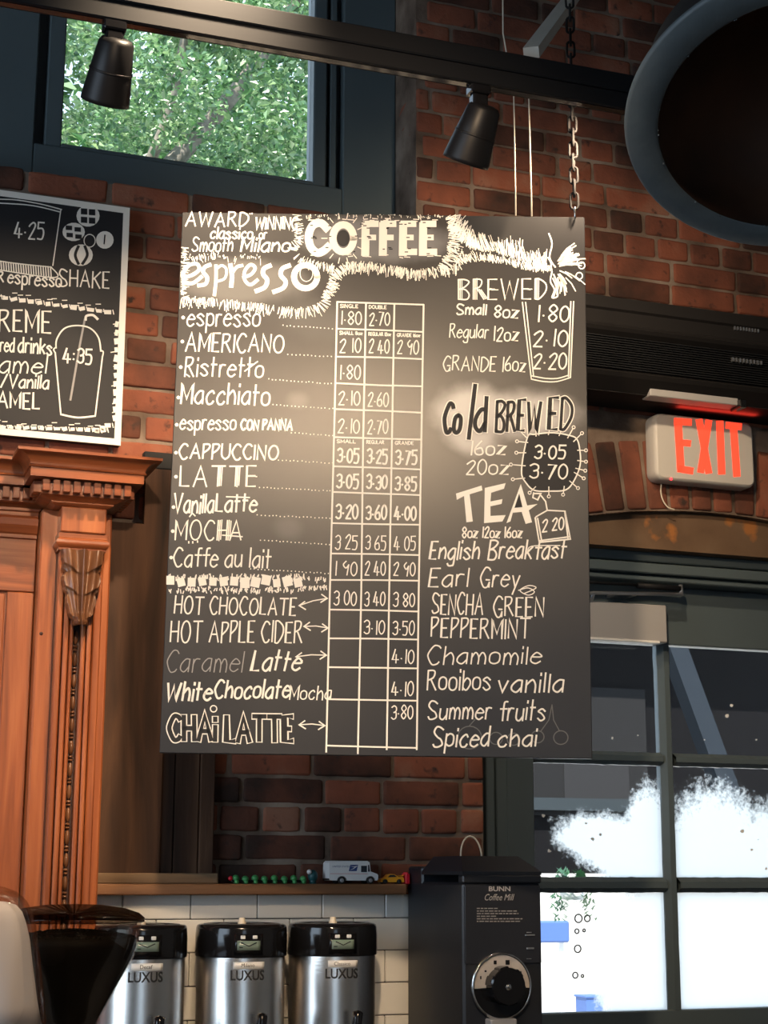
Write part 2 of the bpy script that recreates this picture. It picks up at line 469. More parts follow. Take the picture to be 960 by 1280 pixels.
# mortar core (material 1), as blocks around the openings
def core(x0, x1, z0, z1, y0=0.0075, y1=.30):
    mb.box(x0, x1, y0, y1, z0, z1, 1)
core(XA, DX0, 0, WZ0 - .006); core(XA, WX0, WZ0 - .006, CEIL)
core(WX1, DX0, WZ0 - .006, CEIL); core(WX0, WX1, WZ1, CEIL)
core(DX1, XB, 0, CEIL); core(DX0, DX1, 2.9, CEIL)
n = 110
for i in range(n):
    xa, xb = DX0 + (DX1 - DX0) * i / n, DX0 + (DX1 - DX0) * (i + 1) / n
    core(xa, xb, min(arc_z(xa), arc_z(xb)), 2.9)
mb2 = mb
row = 0; seed = 0
z = 1.0002
while z < CEIL - .02:
    zt = z + CRS - JT
    header_row = row % 6 == 4
    x = -.35 + (0.105 if row % 2 else 0) + rb.uniform(-.02, .02)
    zc = (z + zt) / 2
    while x < 3.9:
        L = (.098 if header_row else rb.choice((.2, .205, .21, .21, .21, .15, .105)))
        a, b = x, x + L
        x += L + JT * rb.uniform(.7, 1.5)
        segs = [(a, b)]
        def cut(lo, hi):
            global segs
            o = []
            for p, q in segs:
                if q <= lo or p >= hi: o.append((p, q))
                else:
                    if lo - p > .03: o.append((p, lo))
                    if q - hi > .03: o.append((hi, q))
            segs = o
        if z > WZ0 - .02 and z < WZ1: cut(WX0 - .001, WX1 + .001)
        if z < 2.9:
            if zc < arc_z(DXC) + .25:
                dz = max(zt, 0)
                rr = ARCR + .218
                if zc > ARCZ + .1 and dz - ARCZ < rr * 1.01:
                    half = math.sqrt(max(0, rr * rr - (z - ARCZ) ** 2)) if z - ARCZ < rr else 0
                    if z < 2.45: half = DX1 - DXC if half > .735 else half
                    half = min(half, .95)
                    if z < 2.70: half = max(half, .732)
                    if half > 0: cut(DXC - half, DXC + half)
                else:
                    cut(DX0, DX1)
        for p, q in segs:
            seed += 1
            dep = .03
            if abs(p - WX1) < .012 and zt > WZ0: dep = REC / 2 + .02
            jy = rb.uniform(-.0015, .004)
            jz = rb.uniform(-.0012, .0012)
            zz1 = min(zt, WZ0) if (q < WX1 + .01 and p > WX0 and z < WZ0 < zt) else zt
            brick_shell(mb2, ((p + q) / 2, dep + jy, (z + zz1) / 2 + jz), ((q - p) / 2, dep, (zz1 - z) / 2), .008, max(2, int((q - p) / .024)), 2 if dep < .05 else 5, 3, seed, rotm=Matrix.Rotation(rb.uniform(-.006, .006), 3, 'Y'))
    z += CRS; row += 1
# soldier course round the arch
nn = 22
for i in range(nn):
    a = math.radians(-20.6 + 41.2 * (i + .5) / nn)
    r_ = ARCR + .105
    seed += 1
    brick_shell(mb2, (DXC + r_ * math.sin(a), .03 + rb.uniform(-.001, .003), ARCZ + r_ * math.cos(a)), (.0315, .03, .101), .008, 2, 2, 5, seed, rotm=Matrix.Rotation(a, 3, 'Y'))
wall = struct('wall_back', mb2, [M['brick'], M['mortar']])

# upper window: slate grey timber in the recess
win = thing('window_1', (.95, REC, WZ0), None, None); win['kind'] = 'structure'
G0, G1, GZ0 = .582, 1.300, 3.5385
mb = MB()
mb.cbox(WX0, .508, REC, REC + .09, WZ0, WZ1, .004)
mb.cbox(1.388, WX1, REC, REC + .09, WZ0, WZ1, .004)
mb.cbox(.508, 1.388, REC + .001, REC + .09, WZ0, GZ0 - .012, .004)
mb.cbox(.508, 1.388, REC, REC + .09, WZ1 - .14, WZ1, .004)
mb.build('casing', M['slate'], win)
mb = MB()
for a, b in ((.536, G0), (G1, 1.340)): mb.cbox(a, b, REC + .006, REC + .075, GZ0 - .0115, WZ1 - .14, .004)
mb.cbox(G0, G1, REC + .006, REC + .075, GZ0 - .0115, GZ0, .003)
mb.cbox(1.352, 1.372, REC + .012, REC + .075, GZ0 - .0115, WZ1 - .14, .003)
mb.build('sash', M['slate'], win)
mb = MB()
for a, b in ((.508, .536), (1.340, 1.388)): mb.box(a, b, REC + .04, REC + .088, GZ0 - .0118, WZ1 - .14)
mb.build('groove', M['slate_dark'], win)
mb = MB(); mb.box(G0, G1, REC + .042, REC + .047, GZ0, WZ1 - .14); mb.build('pane', M['glass'], win)

# ------------------------------------------------------------------ door with its frame
door = thing('door_1', (DXC, .12, 0), None, None); door['kind'] = 'structure'
FY = .075
LZ = 2.505
mb = MB()
for s in (0, 1):
    f = (lambda x: x) if s == 0 else (lambda x: DX0 + DX1 - x)
    for a, b, y, in ((DX0 + .012, 1.778, FY + .10), (1.778, 1.802, FY), (1.802, 1.809, FY + .012), (1.809, 1.842, FY + .004)):
        p, q = sorted((f(a), f(b))); mb.cbox(p, q, y, .29, 0, LZ - .001, .003)
mb.build('jamb', M['slate'], door)
mb = MB()
z_ = LZ
for h, y in ((.028, FY), (.006, FY + .02), (.030, FY - .008), (.006, FY + .02), (.014, FY + .004)):
    mb.cbox(1.842, DX0 + DX1 - 1.842, y, .29, z_ - h, z_, .003); z_ -= h
mb.build('head', M['slate'], door)
DY = .15
mb = MB()
LX0, LX1 = 1.846, DX0 + DX1 - 1.846
LT = z_ - .0005
PX = [(1.954, 2.363), (2.404, 2.812)]
PZ = [(1.231, 1.548), (1.590, 1.902), (1.939, 2.250)]
mb.cbox(LX0, PX[0][0], DY, DY + .045, .01, LT, .003); mb.cbox(PX[1][1], LX1, DY, DY + .045, .01, LT, .003)
mb.cbox(PX[0][0], PX[1][1], DY, DY + .045, PZ[2][1], LT, .003); mb.cbox(PX[0][0], PX[1][1], DY, DY + .045, .01, PZ[0][0], .003)
mb.build('leaf', M['slate'], door)
mb = MB()
def wob(x0, x1, z0, z1, seed):
    """glazing bar with a hand-puttied, slightly uneven edge"""
    hor = (x1 - x0) > (z1 - z0); n = 28
    a, b = (x0, x1) if hor else (z0, z1)
    c0, c1 = (z0, z1) if hor else (x0, x1)
    vs_ = []; fs = []
    for i in range(n + 1):
        t = a + (b - a) * i / n
        e0 = c0 + noise.noise((t * 40, seed, 0)) * .0022; e1 = c1 + noise.noise((t * 40, seed, 9)) * .0022
        m0, m1 = e0 * .7 + e1 * .3, e0 * .3 + e1 * .7
        for c, y in ((e0, DY + .020), (m0, DY), (m1, DY), (e1, DY + .020), (e1, DY + .042), (e0, DY + .042)):
            vs_.append((t, y, c) if hor else (c, y, t))
    for i in range(n):
        for k in range(6):
            k2 = (k + 1) % 6
            q = [i * 6 + k, i * 6 + k2, (i + 1) * 6 + k2, (i + 1) * 6 + k]
            fs.append(q)
    mb.add(vs_, fs)
wob(PX[0][1], PX[1][0], PZ[0][0], PZ[2][1], 1)
for i, (lo, hi) in enumerate(((PZ[0][1], PZ[1][0]), (PZ[1][1], PZ[2][0]))):
    wob(PX[0][0], PX[0][1], lo, hi, 5 + i); wob(PX[1][0], PX[1][1], lo, hi, 15 + i)
mb.build('glazing_bar', M['slate'], door)

def sun_patch_mat(name, centers, seed):
    """dusty pane film: sun patch and its shadow edge put into the alpha by blobs"""
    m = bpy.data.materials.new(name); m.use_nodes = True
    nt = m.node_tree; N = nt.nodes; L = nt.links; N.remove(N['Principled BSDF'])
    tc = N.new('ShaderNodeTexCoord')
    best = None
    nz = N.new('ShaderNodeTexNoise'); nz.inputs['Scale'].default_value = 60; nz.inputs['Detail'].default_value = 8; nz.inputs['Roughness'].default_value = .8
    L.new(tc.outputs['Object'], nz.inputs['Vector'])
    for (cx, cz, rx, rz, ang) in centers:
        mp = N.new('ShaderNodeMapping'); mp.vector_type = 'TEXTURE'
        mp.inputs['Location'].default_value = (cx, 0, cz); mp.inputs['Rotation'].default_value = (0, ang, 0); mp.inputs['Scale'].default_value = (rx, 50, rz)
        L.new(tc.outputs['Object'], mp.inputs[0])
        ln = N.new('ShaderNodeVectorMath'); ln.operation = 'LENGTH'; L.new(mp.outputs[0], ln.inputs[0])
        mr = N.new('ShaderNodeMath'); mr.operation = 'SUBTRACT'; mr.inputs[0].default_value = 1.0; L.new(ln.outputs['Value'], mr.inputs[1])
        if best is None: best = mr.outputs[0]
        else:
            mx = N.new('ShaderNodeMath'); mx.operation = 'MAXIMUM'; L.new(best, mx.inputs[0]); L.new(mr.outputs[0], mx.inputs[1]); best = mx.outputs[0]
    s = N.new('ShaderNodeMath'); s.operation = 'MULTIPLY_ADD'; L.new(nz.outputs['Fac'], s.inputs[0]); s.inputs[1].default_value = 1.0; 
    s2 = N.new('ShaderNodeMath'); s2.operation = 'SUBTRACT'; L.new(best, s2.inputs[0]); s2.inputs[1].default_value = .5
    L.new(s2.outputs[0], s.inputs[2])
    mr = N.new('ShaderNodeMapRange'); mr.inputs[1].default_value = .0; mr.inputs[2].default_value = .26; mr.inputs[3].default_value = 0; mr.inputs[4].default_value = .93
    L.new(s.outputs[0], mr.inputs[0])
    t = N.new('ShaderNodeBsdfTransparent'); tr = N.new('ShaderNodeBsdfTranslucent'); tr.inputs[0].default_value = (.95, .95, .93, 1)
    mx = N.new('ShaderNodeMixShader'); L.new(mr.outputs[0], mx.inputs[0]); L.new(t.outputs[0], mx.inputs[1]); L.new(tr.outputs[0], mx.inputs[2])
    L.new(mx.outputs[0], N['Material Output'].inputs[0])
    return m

sun_patches = {}  # blob masks paint the sunlit patch and its shadow edge onto dusty panes
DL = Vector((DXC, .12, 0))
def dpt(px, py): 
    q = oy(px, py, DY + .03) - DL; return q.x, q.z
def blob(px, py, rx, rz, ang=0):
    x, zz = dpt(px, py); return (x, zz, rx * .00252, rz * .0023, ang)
sun_patches[(0, 1)] = sun_patch_mat('dusty_sun_patch', [blob(772, 1058, 86, 40, .22), blob(806, 1058, 34, 86, .12), blob(740, 1050, 52, 26, .1), blob(800, 1085, 60, 36, 0)], 1)
sun_patches[(1, 1)] = sun_patch_mat('dusty_sun_patch_wide', [blob(897, 1088, 82, 116, 0), blob(965, 1098, 62, 104, 0), blob(862, 1100, 50, 86, 0)], 2)
sun_patches[(0, 0)] = sun_patch_mat('dusty_sun_patch_low', [blob(822, 1200, 78, 120, 0), blob(790, 1240, 52, 40, 0)], 3)
sun_patches[(1, 0)] = sun_patch_mat('dusty_sun_patch_full', [blob(900, 1190, 230, 230, 0)], 4)
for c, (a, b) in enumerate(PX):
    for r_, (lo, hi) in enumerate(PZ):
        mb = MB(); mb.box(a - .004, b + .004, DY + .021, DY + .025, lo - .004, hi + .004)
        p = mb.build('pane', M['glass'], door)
        if (c, r_) in sun_patches:
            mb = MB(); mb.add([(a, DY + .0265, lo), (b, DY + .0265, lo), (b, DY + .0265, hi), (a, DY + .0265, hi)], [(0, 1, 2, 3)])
            mb.build('sun_patch_film', sun_patches[(c, r_)], p)
# thin sun-catching putty lines and paint flecks on the glass
mb = MB()
rs = random.Random(11)
for c, (a, b) in enumerate(PX):
    for r_, (lo, hi) in enumerate(PZ):
        for k in range(5 if r_ else 0):
            x = rs.uniform(a + .02, b - .02); zz = rs.uniform(lo + .02, lo + .17)
            w = rs.uniform(.002, .007)
            pts = [(x + w * math.cos(t) * rs.uniform(.5, 1.2), zz + w * math.sin(t) * rs.uniform(.4, 1.1)) for t in (0, 1, 2, 3, 4, 5)]
            mb.prism(pts, DY + .0185, DY + .0208)
mb.build('paint_fleck', M['label'], door)

# timber infill under the brick arch
mb = MB()
pts = [(DX0 + .002, LZ + .0)]; pts += [(DX1 - .002, LZ)]
for i in range(31):
    x = DX1 - .002 + (DX0 - DX1 + .004) * i / 30; pts.append((x, max(LZ + .002, arc_z(x) - .002)))
mb.prism(pts, .032, .28)
struct('trim_1', mb, M['lintel'])

# ------------------------------------------------------------------ splashback tiles
mb = MB(); TW, TH = .1675, .0785
SX0, SX1 = -.4, 1.735
mb.box(SX0, SX1, -.004, .012, 1.0, 1.547, 1)
zt = 1.547 + .0205
k = 0
while zt > 1.0:
    x = SX0 - TW * 2 + (1.123 - SX0) % TW + (TW / 2 if k % 2 else 0)
    while x < SX1:
        a, b = max(x + .0012, SX0), min(x + TW - .0012, SX1)
        lo, hi = max(1.001, zt - TH + .0012), min(1.5465, zt - .0012)
        if b - a > .004 and hi - lo > .004: mb.cbox(a, b, -.012, -.003, lo, hi, .0018)
        x += TW
    zt -= TH; k += 1
struct('trim_2', mb, [M['tile'], M['grout']])

# counter and its worktop (just below the picture)
mb = MB(); mb.cbox(-.6, 1.76, -1.35, -.013, .98, 1.02, .004)
tag(mb.build('worktop', M['counter']), 'dark stone worktop carrying the coffee dispensers', 'worktop')
ct = thing('counter', (.6, -.6, 0), 'dark wooden counter unit under the stone worktop', 'counter')
mb = MB(); mb.box(-.55, 1.72, -1.28, -.03, .08, .98); mb.build('body', M['mahogany'], ct)
for i in range(4):
    a = -.53 + i * .56; mb = MB(); mb.cbox(a, a + .54, -1.30, -1.28, .12, .94, .004); d = mb.build('cabinet_door', M['mahogany'], ct)
    mb = MB(); mb.ball((a + .5, -1.315, .72), .016); mb.build('knob', M['chrome'], d)
mb = MB(); mb.box(-.55, 1.72, -1.2, -.05, 0, .08); mb.build('plinth', M['groove'], ct)

# long shelf over the tiles
mb = MB(); mb.cbox(.700, 1.495, -.070, .006, 1.547, 1.573, .003)
tag(mb.build('wall_shelf', M['oak']), 'narrow brown wooden shelf above the white tiles with toys on it', 'shelf')

# weathered boards standing on the shelf
SXB = oy(139.5, 675, -.085).x + .002
wp = thing('weathered_boarding', (.86, -.02, 1.573), 'dark weathered brown boards fixed to the wall beside the carved pilaster', 'wood panel')
mb = MB(); mb.prism([(SXB, 1.5735), (.872, 1.5735), (.872, 2.600), (.806, 2.600), (.806, 2.455), (SXB, 2.455)], -.022, .004); mb.build('wide_board', M['barn'], wp)
for a, b, y in ((.874, .905, -.017), (.907, .968, -.015), (.970, 1.006, -.021)):
    mb = MB(); mb.cbox(a, b, y, .004, 1.5735, 2.600, .002); mb.build('narrow_board', M['barn'], wp)
mb = MB(); mb.cbox(.700, 1.012, -.050, -.0225, 1.5735, 1.598, .002)
tag(mb.build('wood_offcut', M['driftwood']), 'short grey-brown wooden batten lying on the shelf against the boards', 'batten')
mb = MB(); mb.cbox(.80, 1.25, -.02, .004, 2.601, 2.645, .003)
tag(mb.build('wall_batten', M['batten']), 'dark grey horizontal batten across the brick just above the brown boards', 'batten')

# ------------------------------------------------------------------ carved wooden back-bar cabinet
cab = thing('back_bar_cabinet', (.45, -.05, 1.02), 'tall polished red-brown wooden cabinet with carved pilaster and toothed cornice', 'cabinet')
YB, YR, YS = -.140, -.030, -.085
BX0, BX1 = .566, .692


def mould(mb, x0, x1, yb, prof, back=.0, left=True, right_=True):
    """moulding profile [(projection, z)] carried round the front and the two returns"""
    vs_ = []; n = len(prof)
    for p, zz in prof:
        xl = x0 - p if left else x0; xr = x1 + p if right_ else x1
        vs_ += [(xl, back, zz), (xl, yb - p, zz), (xr, yb - p, zz), (xr, back, zz)]
    fs = []
    for i in range(n - 1):
        for k in range(3):
            if k == 0 and not left: continue
            if k == 2 and not right_: continue
            fs.append((i * 4 + k, i * 4 + k + 1, (i + 1) * 4 + k + 1, (i + 1) * 4 + k))
    fs.append((0, 3, 2, 1)); t = (n - 1) * 4; fs.append((t, t + 1, t + 2, t + 3))
    mb.add(vs_, fs)


zc = lambda py, y=-.24: oy(110, py, y).z
Z_TOP, Z_F1, Z_CV, Z_HL, Z_FA, Z_DT, Z_DB, Z_LM = zc(565.8), zc(569.7, -.24), zc(585.3, -.215), zc(587.5, -.215), zc(589, -.21), zc(600, -.21), zc(616.5, -.20), zc(629, -.165)


def cornice(mb, x0, x1, yb, left, right_):
    prof = [(.0, Z_LM - .006), (.012, Z_LM), (.012, Z_LM + .003), (.026, Z_DB - .008), (.040, Z_DB - .004), (.040, Z_DT), (.072, Z_DT), (.072, Z_FA), (.076, Z_FA), (.077, Z_HL), (.074, Z_CV)]
    for i in range(1, 8):
        a = PI / 2 * i / 8
        prof.append((.074 + .028 * (1 - math.cos(a)), Z_CV + (Z_F1 - Z_CV) * math.sin(a)))
    prof += [(.105, Z_F1), (.108, Z_F1 + .001), (.108, Z_TOP)]
    mould(mb, x0, x1, yb, prof, 0, left, right_)


mb = MB(); cornice(mb, BX0, BX1, YB, True, True); cornice(mb, -.30, BX0 - .02, YR, False, False)
cor = mb.build('cornice', M['mahogany_h'], cab)
mb = MB()
dx = .0243
x = BX0 - .040
while x < BX1 + .045:
    mb.cbox(x, x + .0165, YB - .058, YB - .038, Z_DB, Z_DT - .002, .0012); x += dx
x = BX0 - .030
while x > -.3:
    mb.cbox(x - .0165, x, YR - .058, YR - .038, Z_DB, Z_DT - .002, .0012); x -= dx
y = YB - .030
while y < -.02:
    mb.cbox(BX1 + .038, BX1 + .058, y, y + .0165, Z_DB, Z_DT - .002, .0012)
    if y < YR - .07: mb.cbox(BX0 - .058, BX0 - .038, y, y + .0165, Z_DB, Z_DT - .002, .0012)
    y += dx
mb.build('dentil_band', M['mahogany_h'], cor)

# carcass and pilaster
mb = MB()
mb.box(-.30, .535, YR + .012, 0, 1.02, Z_LM)
mb.build('carcass', M['mahogany'], cab)
SX = [oy(51, 675, YS).x, oy(139.5, 675, YS).x]
mb = MB(); mb.cbox(SX[0], SX[1], YS, -.002, 1.021, Z_LM - .004, .004)
mb.build('pilaster_backing', M['mahogany'], cab)
PXa, PXb = oy(75, 675, YB).x, oy(132, 675, YB).x
zf = lambda py, y=YB: oy(104, py, y).z
mb = MB(); mb.cbox(PXa, PXb, YB - .004, YS + .002, zf(666.6), Z_LM - .0065, .003); mb.build('frieze_block', M['mahogany'], cab)
mb = MB()
za, zb = zf(667), zf(689)
prof = [(0, zb), (.002, zb), (.002, zb + .006)]
for i in range(9):
    a = PI * i / 8; prof.append((.002 + .007 * math.sin(a), zb + .006 + (za - zb - .018) * i / 8))
prof += [(.003, za - .012), (.003, za - .001), (0, za - .001)]
mould(mb, PXa, PXb, YB + .002, prof, YS + .002)
mb.build('neck_moulding', M['mahogany_h'], cab)
# fluted shaft with a recessed bead channel
BCX = oy(97, 800, YB).x
mb = MB()
shz0, shz1 = 1.021, zf(689.5)
edges = [(PXa + .002, BCX - .036), (BCX - .033, BCX - .021), (BCX - .018, BCX - .0095), (BCX + .0095, BCX + .020), (BCX + .023, BCX + .034), (BCX + .037, PXb - .001)]
for i, (a, b) in enumerate(edges):
    mb.cbox(a, b, YB + (.010 if i in (0, 5) else .004 if i in (1, 4) else .007), YS + .002, shz0, shz1, .003)
mb.build('shaft', M['mahogany'], cab)
mb = MB(); mb.box(PXa + .001, PXb - .001, YS - .018, YS + .001, shz0, shz1 - .001); mb.build('channel', M['groove'], cab)
mb = MB()
zz = zf(786); zend = 1.05
spec = [('l', .036), ('s', .008), ('s', .008)]
k = 0
while zz > zend:
    typ, L = spec[k % 3]
    r_ = .0062 if typ == 'l' else .0056
    mb.ball((BCX, YS - .026, zz - L / 2), 1, 12, 8, r_, r_ * 1.3, L / 2 - .0004)
    zz -= L; k += 1
mb.build('beading', M['walnut'], cab)
# carved acanthus leaf
mb = MB()
U, V = 72, 96
ax0, ax1 = oy(73.5, 735, YB - .02).x, oy(130.5, 735, YB - .02).x
az1, az0 = zf(690), zf(783, YB - .02)
acx, ahw = (ax0 + ax1) / 2, (ax1 - ax0) / 2


LOBES = ((.0, .34, 1.0, .86), (.30, .62, .95, .74), (.58, .95, .80, .44))


def outline(v):
    w = .30 + .22 * (1 - v)
    for a, b, w0, w1 in LOBES:
        if a <= v <= b:
            t = (v - a) / (b - a)
            w = max(w, (w0 + (w1 - w0) * t) * (1 - max(0, (t - .72) / .28) ** 2 * .45) * (.80 + .20 * min(1, t * 6) if a > 0 else 1) - .035 * abs(math.sin(t * 9)))
    if v > .93: w = min(w, .46 * math.sqrt(max(0.0, 1 - ((v - .93) / .07) ** 2)))
    return w


def aheight(u, v):
    w = outline(v); d = max(0.0, 1 - abs(u) / max(w, .02))
    th = math.atan2(u, 1.45 - v * 1.1)
    g = .5 + .5 * math.cos(th * 15)
    # every lobe rises towards its own lower edge and overlaps the one below
    step = 0
    for a, b, w0, w1 in LOBES:
        q = (v + abs(u) * .18 - a) / (b - a)
        if 0 <= q <= 1: step = max(step, q ** .8)
    h = .011 + .008 * (1 - (u * .8) ** 2) + .0085 * g * min(1, d * 3 + .15) + .013 * step * min(1, abs(u) * 1.8)
    h += .012 * math.exp(-(u / .12) ** 2) * (1 - v * .4)
    if v > .80: h += .024 * ((v - .80) / .20) ** 1.5 * (1 - u * u)
    if v > .95: h -= .012 * (v - .95) / .05
    return max(.001, h * min(1, .35 + d * 9))


ids = {}; vs_ = []; fs = []
for i in range(U + 1):
    for j in range(V + 1):
        v = j / V; u = (i / U * 2 - 1) * outline(v)
        ids[i, j] = len(vs_)
        vs_.append((acx + u * ahw, YB + .006 - aheight(u, v) * 1.25, az1 + (az0 - az1) * v))
for i in range(U):
    for j in range(V): fs.append((ids[i, j], ids[i, j + 1], ids[i + 1, j + 1], ids[i + 1, j]))
mb.add(vs_, fs, True)
mb.build('carved_leaf', M['walnut'], cab)
# left side: frieze mouldings, rail, stile and panel
mb = MB()
zl = lambda py: oy(30, py, YR - .02).z
zq = Z_LM - .006
prof = [(0, zl(672)), (.006, zl(671)), (.006, zl(667)), (.012, zl(665)), (.020, zl(656)), (.022, zl(648)), (.016, zl(644)), (.016, zl(640)), (.024, zl(636)), (.024, zq), (0, zq)]
mould(mb, -.30, SX[0] - .003, YR, prof, 0, False, False)
mb.build('frieze_moulding', M['mahogany_h'], cab)
mb = MB(); mb.cbox(-.30, SX[0] - .002, YR, YR + .014, zl(738), zl(671.5), .002); mb.build('rail', M['mahogany_h'], cab)
mb = MB(); mb.cbox(oy(6, 800, YR).x, SX[0] - .002, YR + .001, YR + .014, 1.03, zl(738.6), .002); mb.build('stile', M['mahogany'], cab)
mb = MB(); mb.cbox(-.30, oy(6, 800, YR).x - .004, YR + .007, YR + .0135, 1.03, zl(740), .002); mb.build('door_panel', M['mahogany'], cab)
mb = MB()
for (px, py, Y) in ((51.5, 792, YS), (112, 990, YS)):
    q = oy(px, py, Y); mb.lathe([(0, .0012), (.0042, .0012), (.0045, -.002)], q, (0, -1, 0), 16)
mb.build('screw_plug', M['groove'], cab)

# ------------------------------------------------------------------ lettering tools
GLY = {
 'A': (6, "003860 1353"), 'B': (5, "0008 ~0838573504 ~0434524000"), 'C': (5, "~5748280503204051"), 'D': (5, "0008 ~082856532000"),
 'E': (4, "48080040 0434"), 'F': (4, "480800 0434"), 'G': (5, "~5748280503204052 5250 3353"), 'H': (5, "0008 5058 0454"), 'I': (0, "0008"),
 'K': (5, "0008 5804 1550"), 'L': (4, "080040"), 'M': (6, "0008326860"), 'N': (5, "00085058"), 'O': (6, "~381704113051645738"),
 'P': (4, "0008 ~0838473503"), 'R': (5, "0008 ~0838473504 2450"), 'S': (5, "~57381806244351301001"), 'T': (6, "0868 3830"), 'U': (5, "~080220305258"),
 'V': (6, "083068"), 'W': (8, "0820476088"), 'X': (5, "0058 0850"), 'Y': (6, "083468 3430"), 'Z': (5, "08580050"),
 'a': (4, "~452503012042 4540"), 'b': (4, "0800 ~032544422001"), 'c': (4, "~44351402103041"), 'd': (4, "~452503012042 4840"), 'e': (4, "~0343442503012041"),
 'f': (3, "~48382720 0545"), 'g': (4, "~452503012042 ~454b3c1c0b"), 'h': (4, "0800 ~0325354340"), 'i': (0, "0500 0708"), 'k': (4, "0800 4502 1340"),
 'l': (0, "0800"), 'm': (6, "0500 ~0315253330 ~3345556360"), 'n': (4, "0500 ~0325354340"), 'o': (4, "~25040120414425"), 'p': (4, "050c ~042544412001"),
 'r': (3, "0500 ~031535"), 's': (4, "~44250423412001"), 't': (3, "1810 0535"), 'u': (4, "~05012042 4540"), 'v': (4, "052045"), 'w': (6, "0510345065"),
 'y': (4, "0520 451c"), 'z': (4, "05450040"),
 '0': (4, "~28060220424628"), '1': (1, "1810"), '2': (4, "~0617384600 0040"), '3': (4, "~0728474524 ~2444412001"), '4': (5, "280252 3530"), '5': (4, "480805 ~0535433000"),
 '6': (4, "~38040120413403"), '7': (4, "084810"), '8': (4, "~284624022042240628"), '9': (4, "~46240628 4630"), '.': (1, "0303"), '/': (4, "0048"), '&': (4, "0048"), ':': (1, "0202 0505"), '"': (2, "0809 1819"),
}
YV = {**{str(i): i for i in range(10)}, 'a': -1, 'b': -2, 'c': -3}
jr = random.Random(21)


def spline(p, n=6):
    q = [p[0]] + p + [p[-1]] if p[0] != p[-1] else [p[-2]] + p + [p[1]]
    o = []
    for i in range(1, len(q) - 2):
        a, b, c, d = (Vector(t) for t in q[i - 1:i + 3])
        for k in range(n):
            t = k / n
            o.append(tuple(.5 * ((2 * b) + (c - a) * t + (2 * a - 5 * b + 4 * c - d) * t * t + (3 * b - a - 3 * c + d) * t ** 3)))
    o.append(tuple(q[-2])); return o


def strokes_of(text, x0, x1, base, cap, slope=0.0, slant=0.0, jit=.0, gap=2.0):
    """handwritten text as polylines in photo pixels, fitted between x0 and x1"""
    adv = 0; glyphs = []
    for ch in text:
        if ch == ' ': adv += 3.2; continue
        w, d = GLY[ch]; glyphs.append((adv, ch)); adv += w + gap
    adv -= gap
    sx = (x1 - x0) / max(adv, 1); sy = cap / 8
    out = []
    for a, ch in glyphs:
        dy = jr.uniform(-jit, jit) * cap; sc = 1 + jr.uniform(-jit, jit) * 1.2; rt = jr.uniform(-jit, jit) * .6
        for st in GLY[ch][1].split():
            cur = st[0] == '~'; st = st.lstrip('~')
            p = [(int(st[i]), YV[st[i + 1]]) for i in range(0, len(st) - 1, 2)]
            p = [(x + jr.uniform(-jit, jit) * 1.6, y + jr.uniform(-jit, jit) * 1.6) for x, y in p] if p[0] != p[-1] else p
            if cur and len(p) > 2: p = spline(p)
            o = []
            for x, y in p:
                y *= sc; x += y * rt
                X = x0 + (a + x) * sx + slant * y * sy
                o.append((X, base + slope * (X - x0) - y * sy + dy))
            if len(o) == 2 and o[0] == o[1]: o[1] = (o[0][0] + .8, o[0][1] + .3)
            out.append(o)
    return out


class Face:
    """a flat face on which marks are laid at their photographed places"""
    def __init__(self, p0, n, toward):
        self.p0 = Vector(p0); self.n = Vector(n).normalized()
        if self.n.dot(Vector(toward)) < 0: self.n = -self.n
    def at(self, x, y, lift):
        return onplane(self.p0, self.n, x, y) + self.n * lift
    def ribbon(self, mb, pts, w, lift=.0006, taper=True, mi=0):
        pts = [p for i, p in enumerate(pts) if i == 0 or (abs(p[0] - pts[i - 1][0]) + abs(p[1] - pts[i - 1][1])) > .05]
        if len(pts) < 2: pts = [pts[0], (pts[0][0] + .5, pts[0][1])]
        L = []; R_ = []; n = len(pts)
        ex = w * .3
        for i, p in enumerate(pts):
            a = pts[max(0, i - 1)]; b = pts[min(n - 1, i + 1)]
            d = Vector((b[0] - a[0], b[1] - a[1]))
            if d.length < 1e-6: d = Vector((1, 0))
            d.normalize()
            hw = w / 2
            if 0 < i < n - 1:
                e1 = Vector((p[0] - a[0], p[1] - a[1])); e2 = Vector((b[0] - p[0], b[1] - p[1]))
                if e1.length > 0 and e2.length > 0:
                    c = max(.45, math.cos(e1.angle(e2) / 2)) ; hw = hw / c
            m = Vector((-d.y, d.x)) * hw
            q = Vector(p)
            if i == 0: q = q - d * ex
            if i == n - 1: q = q + d * ex
            L.append(q + m); R_.append(q - m)
        vs_ = [self.at(p.x, p.y, lift) for p in L + R_]
        fs = [(i, i + 1, n + i + 1, n + i) for i in range(n - 1)]
        b = mb.add(vs_, fs, False, mi)
    def poly(self, mb, pts, lift=.0006, mi=0):
        mb.add([self.at(x, y, lift) for x, y in pts], [list(range(len(pts)))], False, mi)
    def disc(self, mb, x, y, rx, ry=None, lift=.0006, mi=0, n=18):
        ry = ry or rx
        self.poly(mb, [(x + rx * math.cos(2 * PI * k / n), y + ry * math.sin(2 * PI * k / n)) for k in range(n)], lift, mi)
    def ring(self, mb, x, y, rx, ry, w, lift=.0006, mi=0, n=20):
        self.ribbon(mb, [(x + rx * math.cos(2 * PI * k / n), y + ry * math.sin(2 * PI * k / n)) for k in range(n + 1)], w, lift, mi=mi)



